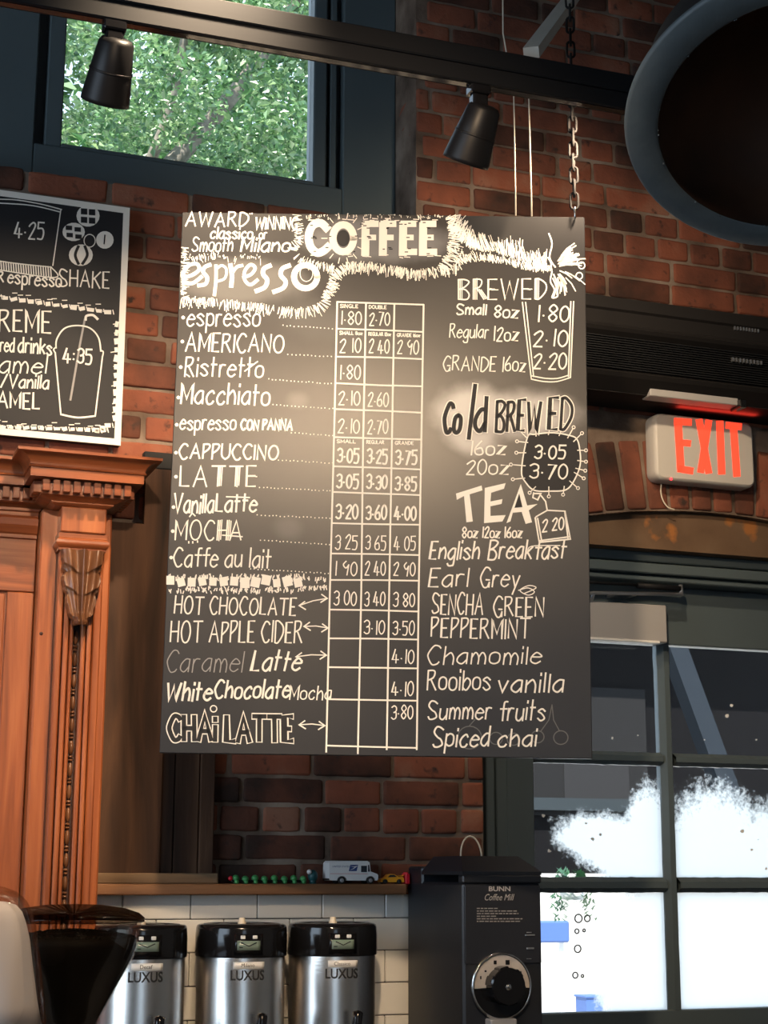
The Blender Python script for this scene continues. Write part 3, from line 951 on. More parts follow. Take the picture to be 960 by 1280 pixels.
# ------------------------------------------------------------------ hanging menu blackboard
nB = Vector((math.sin(YAW), math.cos(YAW), 0))
pB = CAM + nB * 3.47; pB.z = 2.45
cBs = [onplane(pB, nB, *q) for q in ((228, 266), (733, 270), (739, 948), (198, 942))]
cB = sum(cBs, Vector()) / 4
rho = .0105
aB = Vector((math.cos(YAW), -math.sin(YAW), 0))
xB = aB * math.cos(rho) - Vector((0, 0, 1)) * math.sin(rho)
zB = aB * math.sin(rho) + Vector((0, 0, 1)) * math.cos(rho)
HW, HH = .4565, .609
mB = Matrix(((xB.x, nB.x, zB.x, cB.x), (xB.y, nB.y, zB.y, cB.y), (xB.z, nB.z, zB.z, cB.z), (0, 0, 0, 1)))
board = thing('menu_board', None, 'large black chalk menu board hanging on a chain, headed COFFEE with a price grid', 'menu board', mat=mB)
IB = mB.inverted()
bm_, tcn, bcol, bsdf, N, L = board_material()
def bl(px, py): q = IB @ onplane(pB, nB, px, py); return q.x, q.z
PXM = 3.47 / F_PX
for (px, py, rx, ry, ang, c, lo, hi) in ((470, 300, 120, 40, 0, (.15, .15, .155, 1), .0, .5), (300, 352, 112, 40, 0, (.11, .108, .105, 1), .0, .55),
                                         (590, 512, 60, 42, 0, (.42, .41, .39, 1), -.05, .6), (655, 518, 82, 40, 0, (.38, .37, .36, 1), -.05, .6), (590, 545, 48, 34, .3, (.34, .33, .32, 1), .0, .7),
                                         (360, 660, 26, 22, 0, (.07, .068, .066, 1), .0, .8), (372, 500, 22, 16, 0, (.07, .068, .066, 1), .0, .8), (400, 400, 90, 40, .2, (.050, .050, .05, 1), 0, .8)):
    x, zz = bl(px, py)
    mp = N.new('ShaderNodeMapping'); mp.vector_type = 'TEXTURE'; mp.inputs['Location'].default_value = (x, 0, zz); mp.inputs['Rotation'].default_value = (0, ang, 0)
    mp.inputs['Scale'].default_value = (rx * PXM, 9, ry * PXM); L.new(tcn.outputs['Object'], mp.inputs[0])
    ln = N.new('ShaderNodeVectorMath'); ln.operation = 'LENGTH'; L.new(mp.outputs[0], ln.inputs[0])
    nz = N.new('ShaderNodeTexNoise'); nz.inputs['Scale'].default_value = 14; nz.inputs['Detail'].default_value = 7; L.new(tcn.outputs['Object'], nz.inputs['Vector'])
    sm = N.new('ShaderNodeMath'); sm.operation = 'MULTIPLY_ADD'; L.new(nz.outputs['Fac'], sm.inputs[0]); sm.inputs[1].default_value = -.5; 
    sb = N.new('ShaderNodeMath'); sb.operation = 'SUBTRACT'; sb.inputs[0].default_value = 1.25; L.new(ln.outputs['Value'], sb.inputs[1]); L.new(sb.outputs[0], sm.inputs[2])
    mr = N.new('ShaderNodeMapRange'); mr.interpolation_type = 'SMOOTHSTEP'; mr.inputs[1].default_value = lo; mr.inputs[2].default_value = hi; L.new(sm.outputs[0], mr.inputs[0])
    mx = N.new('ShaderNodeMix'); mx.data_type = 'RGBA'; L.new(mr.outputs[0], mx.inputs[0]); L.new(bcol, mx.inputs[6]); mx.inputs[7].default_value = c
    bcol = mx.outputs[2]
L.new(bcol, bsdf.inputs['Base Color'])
bsdf.inputs['Roughness'].default_value = .36; bsdf.inputs['Anisotropic'].default_value = .5
tg = N.new('ShaderNodeCombineXYZ'); tg.inputs[0].default_value = aB.x; tg.inputs[1].default_value = aB.y; L.new(tg.outputs[0], bsdf.inputs['Tangent'])
bsdf.inputs['Specular IOR Level'].default_value = .45; bsdf.inputs['Specular IOR Level'].default_value = .45
M['board'] = bm_
mb = MB(); mb.cbox(-HW, HW, 0, .014, -HH, HH, .0015); mb.build('panel', M['board'], board, world=False)

fB = Face(pB, nB, -nB)
CH, TH_, DK, GH = M['chalk'], M['chalk_thin'], M['board_dark'], M['chalk_ghost']


def write(name, items, material=None, parent=None, face=None, label=None):
    """items: (text, x0, x1, baseline, cap, width, slope, slant)"""
    mb = MB(); face = face or fB
    for it in items:
        t, x0, x1, base, cap, w = it[:6]
        slope = it[6] if len(it) > 6 else .012; slant = it[7] if len(it) > 7 else .08
        for st in strokes_of(t, x0, x1, base, cap, slope, slant, jit=.035 if cap > 9 else .02):
            face.ribbon(mb, st, w, .0006 + jr.uniform(0, .00015))
    o = mb.build(name, material or CH, parent or board)
    if label: o['label'] = label
    return o


def outlined(name, items, fill, parent=None, face=None):
    """letters drawn as an outline: pale broad stroke with a dark core"""
    face = face or fB; mb = MB()
    for (t, x0, x1, base, cap, w, rim, slope, slant) in items:
        for st in strokes_of(t, x0, x1, base, cap, slope, slant, jit=.03):
            face.ribbon(mb, st, w, .0006, mi=0); face.ribbon(mb, st, w - 2 * rim, .0010, mi=1)
    return mb.build(name, [CH, fill], parent or board)


def double(name, items, parent=None, off=2.2):
    mb = MB()
    for (t, x0, x1, base, cap, w, slope, slant) in items:
        for st in strokes_of(t, x0, x1, base, cap, slope, slant, jit=.02):
            fB.ribbon(mb, st, w, .0006)
            if abs(st[0][0] - st[-1][0]) < cap * .35 and len(st) == 2:
                fB.ribbon(mb, [(a + off, b + jr.uniform(-1, 1)) for a, b in st], w * .8, .0007)
                fB.ribbon(mb, [(a + off * 2, b + jr.uniform(-1, 1)) for a, b in st], w * .7, .0007)
    return mb.build(name, CH, parent or board)


write('heading_lettering', [("AWARD", 232, 309, 283, 17, 1.9, .0, .1), ('WINNING', 319, 371, 286, 14, 2.3, .0, .1), ('"', 311, 316, 278, 10, 1.4, 0, .1), ("classico", 263, 315, 298, 14, 1.9, .02, .12), ("or", 324, 333, 299, 12, 1.5),
                            ("Smooth", 240, 290, 314, 17, 1.6, .01, .15), ("Milano", 301, 361, 314, 17, 2.3, .01, .2)])
# COFFEE in broad block capitals
mb = MB()
BL = {'C': [(381, 411, [(408, 284), (402, 279), (394, 278), (387, 284), (385, 297), (388, 309), (395, 315), (403, 314), (410, 308)])]}
fB.ribbon(mb, spline([(409, 286), (401, 279), (391, 282), (386, 294), (388, 308), (396, 316), (404, 314), (411, 308)]), 10, .0008)
c_ = [(429 + 13 * math.cos(2 * PI * k / 24), 298 + 17 * math.sin(2 * PI * k / 24)) for k in range(25)]
fB.ribbon(mb, c_, 9, .0008)
for x0, E in ((452, 0), (474, 0), (499, 1), (524, 1)):
    fB.ribbon(mb, [(x0 + 5, 281), (x0 + 4.5, 317)], 10, .0008)
    fB.ribbon(mb, [(x0 + 4, 280), (x0 + 19, 280)], 8, .0009)
    fB.ribbon(mb, [(x0 + 4, 297), (x0 + 16, 297)], 7, .0009)
    if E: fB.ribbon(mb, [(x0 + 4, 315), (x0 + 20, 315)], 8, .0009)
for x0 in (383, 416, 452, 474, 499, 524):
    for k in range(5):
        x = x0 + jr.uniform(0, 20); y = jr.choice((275, 320)) + jr.uniform(-2, 2); fB.ribbon(mb, [(x, y), (x + jr.uniform(3, 8), y + jr.uniform(-1, 1))], 1.1, .0008)
for k in range(14):
    a = 2 * PI * k / 14; fB.ribbon(mb, [(429 + 20 * math.cos(a), 298 + 25 * math.sin(a)), (429 + 27 * math.cos(a), 298 + 32 * math.sin(a))], 1.1, .0007)
mb.build('coffee_lettering', CH, board)
mb = MB()
fB.disc(mb, 429, 298, 8, 10.5, .0012)
for x0 in (383, 387, 452, 456, 474, 478, 499, 503, 524, 528, 404, 441):
    for k in range(3):
        x = x0 + jr.uniform(0, 12); y = jr.choice((279, 284, 297, 310, 316)) + jr.uniform(-2, 2); fB.ribbon(mb, [(x, y), (x + jr.uniform(2, 4), y)], 1.2, .0013)
mb.build('coffee_lettering_dots', DK, board)
# big espresso
mb = MB()
for st, w in (([(228, 347), (240, 344), (249, 337), (246, 330), (236, 332), (229, 342), (231, 352), (241, 354), (252, 346)], 4.6),
              ([(263, 331), (256, 334), (254, 340), (259, 347), (257, 355), (248, 357)], 4.8),
              ([(270, 332), (270, 350), (268, 369)], 4.2), ([(270, 337), (277, 332), (283, 337), (281, 348), (271, 352)], 3.2),
              ([(288, 331), (290, 345), (289, 358)], 5.5), ([(290, 342), (296, 334), (303, 332)], 4.0),
              ([(304, 347), (314, 343), (319, 335), (313, 331), (306, 339), (306, 350), (313, 356), (322, 350)], 4.2),
              ([(338, 332), (330, 336), (329, 343), (334, 350), (331, 359), (320, 364)], 5.6),
              ([(362, 332), (353, 336), (351, 344), (357, 352), (354, 360), (342, 365)], 5.6)):
    fB.ribbon(mb, spline([tuple(p) for p in st]), w, .0007)
fB.ribbon(mb, [(382 + 14.5 * math.cos(2 * PI * k / 24), 346 + 14.5 * math.sin(2 * PI * k / 24)) for k in range(25)], 7.5, .0008)
fB.ring(mb, 383, 342, 8, 10, 1, .0009)
mb.build('espresso_heading_lettering', CH, board)

# hatched fringe round the headings
mb = MB()


def hatch(path, n, l0, l1, lean=.0, w=.92):
    P_ = spline([tuple(p) for p in path], 10)
    seg = [math.dist(P_[i], P_[i + 1]) for i in range(len(P_) - 1)]; T = sum(seg)
    for k in range(n):
        t = jr.uniform(0, T); i = 0
        while i < len(seg) - 1 and t > seg[i]: t -= seg[i]; i += 1
        f = t / max(seg[i], 1e-6); a, b = P_[i], P_[i + 1]
        x = a[0] + (b[0] - a[0]) * f; y = a[1] + (b[1] - a[1]) * f
        d = Vector((b[0] - a[0], b[1] - a[1])).normalized(); m = Vector((-d.y, d.x)) + d * (lean + jr.uniform(-.35, .35)); m.normalize()
        l = jr.uniform(l0, l1); s = jr.uniform(-.5, .5) * 5
        p = Vector((x, y)) + m * s; q = p + m * l
        for c in (p, q): c.x = min(max(c.x, 225), 734); c.y = max(c.y, 268.5)
        fB.ribbon(mb, [p, q], w * jr.uniform(.7, 1.25), .0006 + jr.uniform(0, .0001))


hatch([(227, 372), (260, 374), (300, 378), (340, 383), (375, 386), (398, 380), (408, 362), (416, 342), (430, 331)], 230, 5, 13)
hatch([(428, 330), (455, 329), (490, 334), (520, 338), (550, 334), (575, 330)], 190, 5, 13)
hatch([(572, 330), (600, 325), (630, 330), (660, 336), (690, 337)], 130, -9, -3, .3)
hatch([(228, 318), (235, 322), (260, 319), (300, 321), (328, 322)], 60, -3, 8)
hatch([(229, 308), (228, 330), (228, 350), (228, 372)], 70, -9, -2)
hatch([(375, 269), (377, 284), (378, 300), (370, 316), (392, 327), (420, 332)], 100, 2, 11)
hatch([(380, 270), (430, 269), (490, 270), (555, 270)], 80, -3, 4)
hatch([(558, 272), (563, 295), (558, 318), (548, 334)], 100, -17, -6)
hatch([(563, 284), (585, 308), (620, 315), (650, 324), (684, 337)], 190, -24, -8, .55)
hatch([(560, 310), (590, 320), (630, 324), (685, 338)], 130, -7, 7, .5)
for k in range(70):
    a = jr.uniform(-1.15, 1.35); r0 = jr.uniform(8, 20); r1 = r0 + jr.uniform(8, 26)
    cx, cy = 692, 336
    p = [(cx + r_ * math.cos(a + c), cy + r_ * math.sin(a + c) * .95) for r_, c in ((r0, 0), ((r0 + r1) / 2, .06), (r1, .16))]
    p = [(min(x, 733.5), y) for x, y in p]
    if abs(a) > .25: fB.ribbon(mb, p, 1.3, .0006)
mb.build('hatched_fringe', CH, board)
mb = MB()
for st in ([(686, 292), (690, 305), (687, 322), (694, 334)], [(685, 322), (689, 331), (683, 338)], [(690, 340), (688, 352), (693, 362), (690, 372), (697, 370), (695, 358), (691, 348)], [(692, 343), (696, 356), (692, 371)]):
    fB.ribbon(mb, spline(st), 1.8, .0009)
for x, y in ((718, 326), (727, 332), (724, 345)): fB.ring(mb, x, y, 4, 4.2, 1.3, .0009)
mb.build('ribbon_drawing', CH, board)

# drinks on the left
items = [("espresso", 234, 324, 407, 24, 1.9), ("AMERICANO", 232, 354, 439, 22, 2.0), ("Ristretto", 231, 328, 470, 23, 2.0), ("Macchiato", 226, 336, 505, 25, 2.3),
         ("espresso", 225, 294, 537, 19, 2.0), ("CON PANNA", 301, 365, 537, 12.5, 2.4), ("CAPPUCCINO", 224, 347, 573, 18, 2.2), ("Vanilla", 217, 266, 641, 23, 2.3), ("Latte", 270, 320, 639, 22, 2.4),
         ("Caffe au lait", 217, 338, 708, 23, 2.0)]
dots = [(354, 407, 420, 411), (360, 443, 419, 446), (336, 474, 419, 480), (341, 506, 416, 511), (364, 541, 416, 545), (348, 575, 416, 579), (325, 609, 413, 614), (322, 644, 413, 648), (326, 675, 412, 681), (313, 711, 411, 717)]
bul = [(229, 397), (228, 427), (226, 459), (223, 497), (221, 531), (220, 566), (220, 596), (217, 634), (216, 664), (214, 697)]
names = {}
for it in items: write('drink_lettering', [it])
double('drink_lettering', [("LATTE", 225, 319, 608, 25, 2.0, .0, .05), ("MOCHA", 219, 301, 675, 24, 1.8, .0, .06)])
mb = MB()
for x, y in bul: fB.disc(mb, x, y, 2.3, 2.3, .0007, n=10)
for x0, y0, x1, y1 in dots:
    n = int((x1 - x0) / 4.6)
    for k in range(n + 1):
        t = k / n; fB.disc(mb, x0 + (x1 - x0) * t + jr.uniform(-.6, .6), y0 + (y1 - y0) * t + jr.uniform(-.5, .5), .85, .85, .0007, n=7)
for st in ([(237, 646), (240, 642)], [(244, 645), (241, 642)], [(236, 677), (236, 679)], [(241, 677), (241, 679)], [(247, 676), (247, 678)], [(278, 669), (303, 671)], [(283, 621), (312, 622)], [(237, 471), (233, 468)], [(306, 464), (322, 452)]):
    fB.ribbon(mb, st, 1.6, .0008)
mb.build('dot_leader', CH, board)
# marshmallow band
mb = MB()
for k in range(13):
    x = 213 + k * 13.3; y = 727 + jr.uniform(-2, 2); a = jr.uniform(-.3, .3); h = jr.uniform(4.5, 6)
    fB.poly(mb, [(x + h * (math.cos(a) * u - math.sin(a) * v * 1.1), y + h * (math.sin(a) * u + math.cos(a) * v * 1.1)) for u, v in ((-1, -1), (1, -1), (1, 1), (-1, 1))], .0008)
for k in range(230):
    x = jr.uniform(209, 408); y = 728 + jr.choice((-1, 1)) * jr.uniform(5, 11) * (1 - .35 * (x > 380)); fB.ribbon(mb, [(x, y), (x + jr.uniform(-2, 2), y + jr.uniform(2, 5))], 1.3, .0007)
mb.build('marshmallow_drawing', CH, board)
write('drink_lettering', [("HOT CHOCOLATE", 218, 369, 767, 21, 1.9)], label=None)
write('drink_lettering', [("HOT APPLE CIDER", 213, 377, 803, 26, 1.9, .0, .06)])
write('drink_lettering', [("Caramel", 208, 302, 840, 26, 1.4, .0, .15)], TH_, label='thin grey chalk lettering')
write('drink_lettering', [("Latte", 314, 374, 838, 24, 2.6, .0, .22)])
write('drink_lettering', [("White", 207, 263, 876, 22, 2.8, -.01, .15), ("Chocolate", 268, 361, 873, 22, 2.6, -.01, .15), ("Mocha", 362, 413, 874, 17, 1.6, .01, .1)])
outlined('drink_lettering', [("CHAi", 212, 269, 925, 29, 8.5, 1.5, .0, .0), ("LATTE", 283, 365, 926, 30, 8.5, 1.5, .0, .0)], DK)
mb = MB(); fB.ring(mb, 267, 886, 4, 4, 1.4)
for (x0, y0, x1, y1) in ((374, 757, 409, 748), (380, 783, 410, 785), (370, 821, 408, 819), (374, 906, 406, 907)):
    fB.ribbon(mb, [(x0, y0), ((x0 + x1) / 2, (y0 + y1) / 2 - 1.5), (x1, y1)], 1.3)
    for x, y, s in ((x0, y0, 1), (x1, y1, -1)): fB.ribbon(mb, [(x + 7 * s, y - 5), (x, y), (x + 8 * s, y + 5)], 1.6, .0008)
mb.build('arrow_drawing', CH, board)

# price grid
mb = MB()
LY = [377.5, 411, 446, 479, 511.5, 546.5, 583, 615, 654, 692, 725, 762, 798, 834, 874, 932]
RY = [381, 415, 449, 483, 516, 549.6, 587, 619, 656, 694, 726, 764.5, 799.5, 835.6, 876, 935]
gx = lambda c, y: (lambda t: (421.5 - 13.5 * t, 457.5 - 10 * t, 493 - 9.5 * t, 529.5 - 8.5 * t)[c])((y - 380) / 552)
for l, r_ in zip(LY, RY): fB.ribbon(mb, [(gx(0, l), l), (gx(0, l) * .5 + gx(3, r_) * .5, (l + r_) / 2 + jr.uniform(-.8, .8)), (gx(3, r_), r_)], 2.0, .0007)
for c in range(4):
    y0 = 377.5 + c * 1.2; y1 = (940, 942, 937, 937)[c]
    fB.ribbon(mb, [(gx(c, y0), y0), (gx(c, 560) + jr.uniform(-.6, .6), 560), (gx(c, 740) + jr.uniform(-.6, .6), 740), (gx(c, y1), y1)], 2.2, .0008)
mb.build('price_grid', CH, board)
PR = [("1.80", "2.70", ""), ("2 10", "2 40", "2 90"), ("1.80", "", ""), ("2.10", "2.60", ""), ("2.10", "2.70", ""), ("3.05", "3.25", "3.75"), ("3.05", "3.30", "3.85"), ("3.20", "3.60", "4.00"),
      ("3 25", "3 65", "4 05"), ("1 90", "2 40", "2 90"), ("3 00", "3 40", "3 80"), ("", "3.10", "3.50"), ("", "", "4.10"), ("", "", "4.10"), ("", "", "3.80")]
for i, row in enumerate(PR):
    its = []
    for c, t in enumerate(row):
        if not t: continue
        yb = (LY[i + 1] * (3 - c - .5) + RY[i + 1] * (c + .5)) / 3 - (6 if i < 14 else 36)
        its.append((t, gx(c, yb) + 5, gx(c + 1, yb) - 6, yb, 17 if i not in (0,) else 16, 2.3 if i in (5, 6, 7) else 1.5, .01, .04))
    write('price_lettering', its, label='bold chalk prices' if i in (5, 6, 7) else None)
tiny = []
for i, row in ((0, ("SINGLE", "DOUBLE", "")), (1, ("SMALL 8oz", "REGULAR 12oz", "GRANDE 16oz")), (5, ("SMALL", "REGULAR", "GRANDE"))):
    for c, t in enumerate(row):
        if t:
            yb = (LY[i] * (3 - c - .5) + RY[i] * (c + .5)) / 3 + 6.5
            tiny.append((t, gx(c, yb) + 4, gx(c + 1, yb) - 4 - (6 if len(t) < 8 else 0), yb, 4, 1.0, .02, 0))
write('size_lettering', tiny)

# right-hand column
double('brewed_lettering', [("BREWED", 573, 682, 374, 25, 1.7, .0, .0)])
write('brewed_lettering', [("Small", 571, 607, 393, 13, 2.0), ("8oz", 618, 647, 397, 15, 1.9), ("Regular", 562, 610, 422, 16, 1.5), ("12oz", 616, 647, 426, 17, 1.7), ("GRANDE", 554, 619, 463, 18, 1.6), ("16oz", 627, 656, 464, 18, 1.6),
                           ("1.80", 671, 710, 402, 20, 2.0), ("2.10", 667, 708, 433, 20, 2.0), ("2.20", 667, 707, 461, 19, 2.0)])
mb = MB()
for st in ([(653, 378), (664, 473)], [(657, 378), (667, 471)], [(717, 377), (713, 472)], [(713.5, 377), (710.5, 471)], [(664, 474), (680, 477), (696, 477), (713, 472)], [(665, 470), (682, 473), (697, 473), (711, 469)]):
    fB.ribbon(mb, spline(st) if len(st) > 2 else st, 1.5)
mb.build('tumbler_drawing', CH, board)
outlined('cold_brewed_lettering', [("Co", 554, 574, 541, 34, 8.0, 1.5, .0, .12), ("l", 586, 586, 546, 66, 8.0, 1.5, .0, .12), ("d", 594, 606, 540, 43, 8.0, 1.5, .0, .05), ("BREW", 620, 674, 539, 37, 6.5, 1.4, -.02, .05), ("ED", 686, 713, 537, 38, 6.5, 1.4, .0, .05)], DK)
write('cold_brewed_lettering', [("16oz", 587, 631, 568, 18, 2.0), ("20oz", 583, 635, 593, 18, 1.8), ("3.05", 668, 706, 573, 16, 2.1), ("3.70", 662, 708, 598, 18, 2.0)])
mb = MB()
bp = [(660, 545), (668, 543), (690, 541), (710, 544), (721, 549), (725, 565), (725, 582), (718, 600), (708, 612), (690, 614), (668, 613), (657, 603), (652, 592), (654, 570), (660, 545)]
fB.poly(mb, [(x, y) for x, y in bp[:-1]], .0003, 1)
fB.ribbon(mb, spline(bp), 1.7, .0008)
for k, (x, y, dx, dy) in enumerate(((656, 545, -6, -6), (670, 543, 0, -8), (686, 541, 2, -8), (700, 542, 4, -9), (711, 545, 5, -9), (719, 550, 7, -7), (724, 563, 7, 0), (724, 576, 7, 1), (722, 586, 8, 2), (720, 592, 8, 5), (714, 603, 7, 6), (705, 610, -1, 7), (686, 611, 0, 8), (668, 610, -5, 5), (653, 598, -10, 1), (653, 582, -12, -1), (655, 566, -8, 0), (657, 553, -9, -1))):
    fB.ribbon(mb, [(x, y), (x + dx, y + dy)], 1.3, .0008); fB.ring(mb, x + dx * 1.2, y + dy * 1.2, 1.9, 1.9, 1.1, .0008, n=10)
    fB.ribbon(mb, [(x - dx * .3, y - dy * .3), (x, y)], 1.3, .0008)
mb.build('beaded_cup_drawing', [CH, DK], board)
mb = MB()
for pts in ([(570, 617), (602, 607), (603, 613), (587, 618), (591, 652), (583, 653), (580, 620), (571, 625)],
            [(606, 610), (632, 604), (630, 611), (614, 616), (613, 627), (628, 624), (627, 630), (613, 633), (613, 645), (632, 644), (628, 652), (605, 654)],
            [(651, 605), (659, 632), (672, 630), (661, 638), (665, 653), (657, 655), (652, 640), (641, 641), (638, 652), (633, 654)]):
    fB.poly(mb, pts, .0008)
mb.build('tea_lettering', CH, board)
mb = MB(); fB.poly(mb, [(649, 617), (653, 634), (643, 635)], .0011); mb.build('tea_lettering_hole', DK, board)
mb = MB()
for st in ([(667, 617), (676, 617), (672, 625), (666, 622), (667, 616)], [(675, 618), (682, 627), (684, 638)], [(670, 646), (684, 638), (706, 639), (713, 674), (674, 678), (669, 647), (671, 646)], [(672, 648), (677, 676)], [(706, 641), (710, 673)], [(674, 676), (712, 671)]):
    fB.ribbon(mb, st, 1.8, .0008)
mb.build('tea_tag_drawing', CH, board)
write('tea_lettering', [("2 20", 678, 704, 665, 15, 1.8, -.12, .05), ("8oz 12oz 16oz", 578, 652, 672, 13, 1.8, .0, .05)])
for it in (("English", 537, 598, 699, 22, 2.2, .0, .15), ("Breakfast", 610, 706, 699, 23, 2.2, -.01, .15), ("Earl", 536, 584, 733, 23, 1.9, .0, .12), ("Grey", 600, 648, 733, 23, 1.9, .01, .12), ("SENCHA", 540, 603, 767, 25, 1.9, .02, .06), ("GREEN", 617, 679, 770, 24, 1.9, .02, .04),
           ("PEPPERMINT", 539, 662, 796, 24, 2.0, .02, .05), ("Chamomile", 534, 675, 830, 22, 1.8, .0, .12), ("Rooibos", 534, 612, 862, 25, 2.0, .0, .06), ("vanilla", 622, 703, 865, 23, 2.2, .01, .1), ("Summer", 535, 613, 899, 22, 2.0, .0, .1), ("fruits", 624, 680, 900, 24, 2.1, .0, .12), ("Spiced", 541, 610, 933, 24, 2.2, .0, .12), ("chai", 622, 669, 933, 22, 2.2, .0, .12)):
    write('tea_lettering', [it])
mb = MB()
for st in ([(648, 738), (660, 735), (668, 740), (660, 744), (650, 738), (661, 732), (670, 735), (655, 742)], [(660, 693), (664, 683), (700, 682)]):
    fB.ribbon(mb, spline(st), 1.2, .0008)
mb.build('flourish_drawing', CH, board)
mb = MB()
for x, y, r_ in ((620, 923, 8), (642, 924, 8), (672, 921, 8), (701, 922, 9), (587, 922, 15)): fB.ring(mb, x, y, r_, r_ * .95, 1.3, .0004)
for st in ([(690, 881), (692, 900), (699, 913)], [(690, 881), (686, 900), (676, 914)], [(587, 907), (594, 899)]): fB.ribbon(mb, st, 1.2, .0004)
mb.build('cherry_drawing', M['chalk_ghost'], board); bpy.context.scene.objects['cherry_drawing']['label'] = 'faint rubbed-out chalk cherries'

# hanging chain with its hook, and the thin cords
TOPZ = lambda px: onplane(pB, nB, px, 270)
ch = thing('hanging_chain', TOPZ(718), 'dark iron chain rising from the top right corner of the menu board', 'chain')
mb = MB(); c0 = onplane(pB, nB, 718.5, 262) + nB * .004
pitch, lw, lt = .0345, .0088, .0031
zz = c0.z + .005; k = 0
def link(mb, c, vert, half, hw, r, ang):
    pts = []
    for i in range(16):
        a = 2 * PI * i / 16
        x = hw * math.cos(a); zq = (half - hw) * (1 if math.sin(a) > 0 else -1) * (1 if abs(math.sin(a)) > 1e-6 else 0) + hw * math.sin(a)
        pts.append(Vector(c) + Vector((x * math.cos(ang), x * math.sin(ang), zq)))
    mb.tube(pts, r, 6, closed=True)
while zz < CEIL - .03:
    link(mb, (c0.x, c0.y, zz + pitch / 2), 1, pitch / 2 + lt * .9, lw, lt, (-.5 if k % 2 == 0 else 1.07) + .15 * math.sin(k * 1.7))
    zz += pitch - lt * 1.0; k += 1
mb.build('links', M['iron'], ch)
hk = MB(); c1 = onplane(pB, nB, 718, 268)
pts = [c1 + nB * .004 + Vector((0, 0, .012)), c1 + Vector((0, 0, .014)) - nB * .010, c1 - nB * .012 + Vector((0, 0, -.006)), c1 - nB * .006 + Vector((0, 0, -.014)), c1 + nB * .002 + Vector((0, 0, -.013))]
hk.tube([Vector(p) for p in spline([tuple(p) for p in pts], 5)], .0022, 8); hk.build('hook', M['chrome'], ch)
mb = MB(); qa = onplane(pB, nB, 629, -20); s0 = onplane(pB, nB, 637, 85); s1 = onplane(pB, nB, 645, 268); s2 = onplane(pB, nB, 665, 269); s3 = onplane(pB, nB, 659, 85)
top = Vector((s0.x - .006, s0.y + .002, CEIL)); off = nB * .006
a1 = onplane(pB, nB, 629, 40) + off
mb.tube([top + off, a1, s0 + off, onplane(pB, nB, 642.5, 110) + off, s1 + off], .0017, 8)
mb.tube([s0 + off + Vector((.004, 0, .03)), onplane(pB, nB, 661, 105) + off, s2 + off], .0017, 8)
tag(mb.build('hanging_string', M['cream']), 'thin pale twin string hanging down to the top edge of the menu board', 'string')

# ------------------------------------------------------------------ framed board on the left
YL = -.034
side = thing('side_menu_board', (.30, YL, 2.63), 'white-edged black chalk board on the brick above the carved cabinet', 'menu board')
tr, br = oy(162, 260, YL), oy(151, 557, YL)
SX1_, SZ1, SZ0 = (tr.x + br.x) / 2, tr.z, br.z
SX0_ = -.22
mb = MB(); mb.cbox(SX0_, SX1_, YL, -.008, SZ0, SZ1, .001); mb.build('panel', M['board_dark'], side)
mb = MB(); bw = .0165
mb.box(SX0_, SX1_, YL - .0008, YL + .0004, SZ1 - bw, SZ1); mb.box(SX0_, SX1_, YL - .0008, YL + .0004, SZ0, SZ0 + bw)
mb.box(SX1_ - bw, SX1_, YL - .0008, YL + .0004, SZ0 + bw, SZ1 - bw); mb.box(SX0_, SX0_ + bw, YL - .0008, YL + .0004, SZ0 + bw, SZ1 - bw)
mb.build('painted_border', M['chalk'], side)
fL = Face((0, YL, 0), (0, -1, 0), (0, -1, 0))
write('price_lettering', [("4.25", 18, 54, 297, 20, 2.0, .06, .05), ("4:35", 79, 114, 453, 18, 2.2, .04, .05)], parent=side, face=fL)
write('drink_lettering', [("R", -3, 4, 352, 13, 2.0), ("espresso", 10, 76, 354, 17, 2.0, .08, .05), ("SHAKE", 74, 136, 357, 21, 1.8, .06, .03)], parent=side, face=fL)
write('drink_lettering', [("C", -19, -6, 411, 27, 2.3), ("REME", -1, 63, 414, 27, 2.3, .04, .03), ("red", 0, 17, 439, 18, 2.0, .07, .05), ("drinks", 23, 64, 440, 19, 2.2, .09, .05), ("Car", -36, -4, 464, 20, 1.9), ("amel", -1, 57, 466, 22, 1.9, .02, .12), ("/Vanilla", 1, 60, 484, 16, 2.1, .03, .1), ("CAR", -48, -6, 507, 19, 2.2), ("AMEL", -3, 49, 509, 19, 2.2, .05, .03)], parent=side, face=fL)
mb = MB()
for st in ([(-20, 247), (0, 249), (20, 250), (50, 255), (77, 262)], [(-20, 253), (0, 254), (40, 257), (75, 265)], [(76, 262), (66, 332)], [(-18, 254), (-2, 320), (4, 327), (64, 334)], [(64, 334), (68, 347), (-10, 336)]):
    fL.ribbon(mb, spline(st) if len(st) > 2 else st, 1.4)
for k in range(22):
    x = -2 + k * 3.1; fL.ribbon(mb, [(x, 327.5 + k * .28), (x + .8, 337 + k * .42)], 1.5)
mb.build('cup_drawing', M['chalk'], side)
mb = MB()
for x, y, rx, ry in ((110, 270, 14.5, 13.5), (92, 290, 14, 11.5), (131, 300, 11, 11), (101, 319, 15, 13.5)):
    fL.disc(mb, x, y, rx, ry, .0006)
mb.build('bean_drawing', M['chalk'], side)
mb = MB()
for x, y in ((105, 264.5), (115, 265.5), (105, 275), (115, 276)): fL.poly(mb, [(x - 4, y - 4), (x + 4, y - 3.5), (x + 4, y + 4), (x - 4, y + 3.5)], .0011)
for x, y in ((86, 285), (97, 287), (87, 294), (98, 296)): fL.poly(mb, [(x - 4, y - 3), (x + 4, y - 2.5), (x + 4, y + 3), (x - 4, y + 2.5)], .0011)
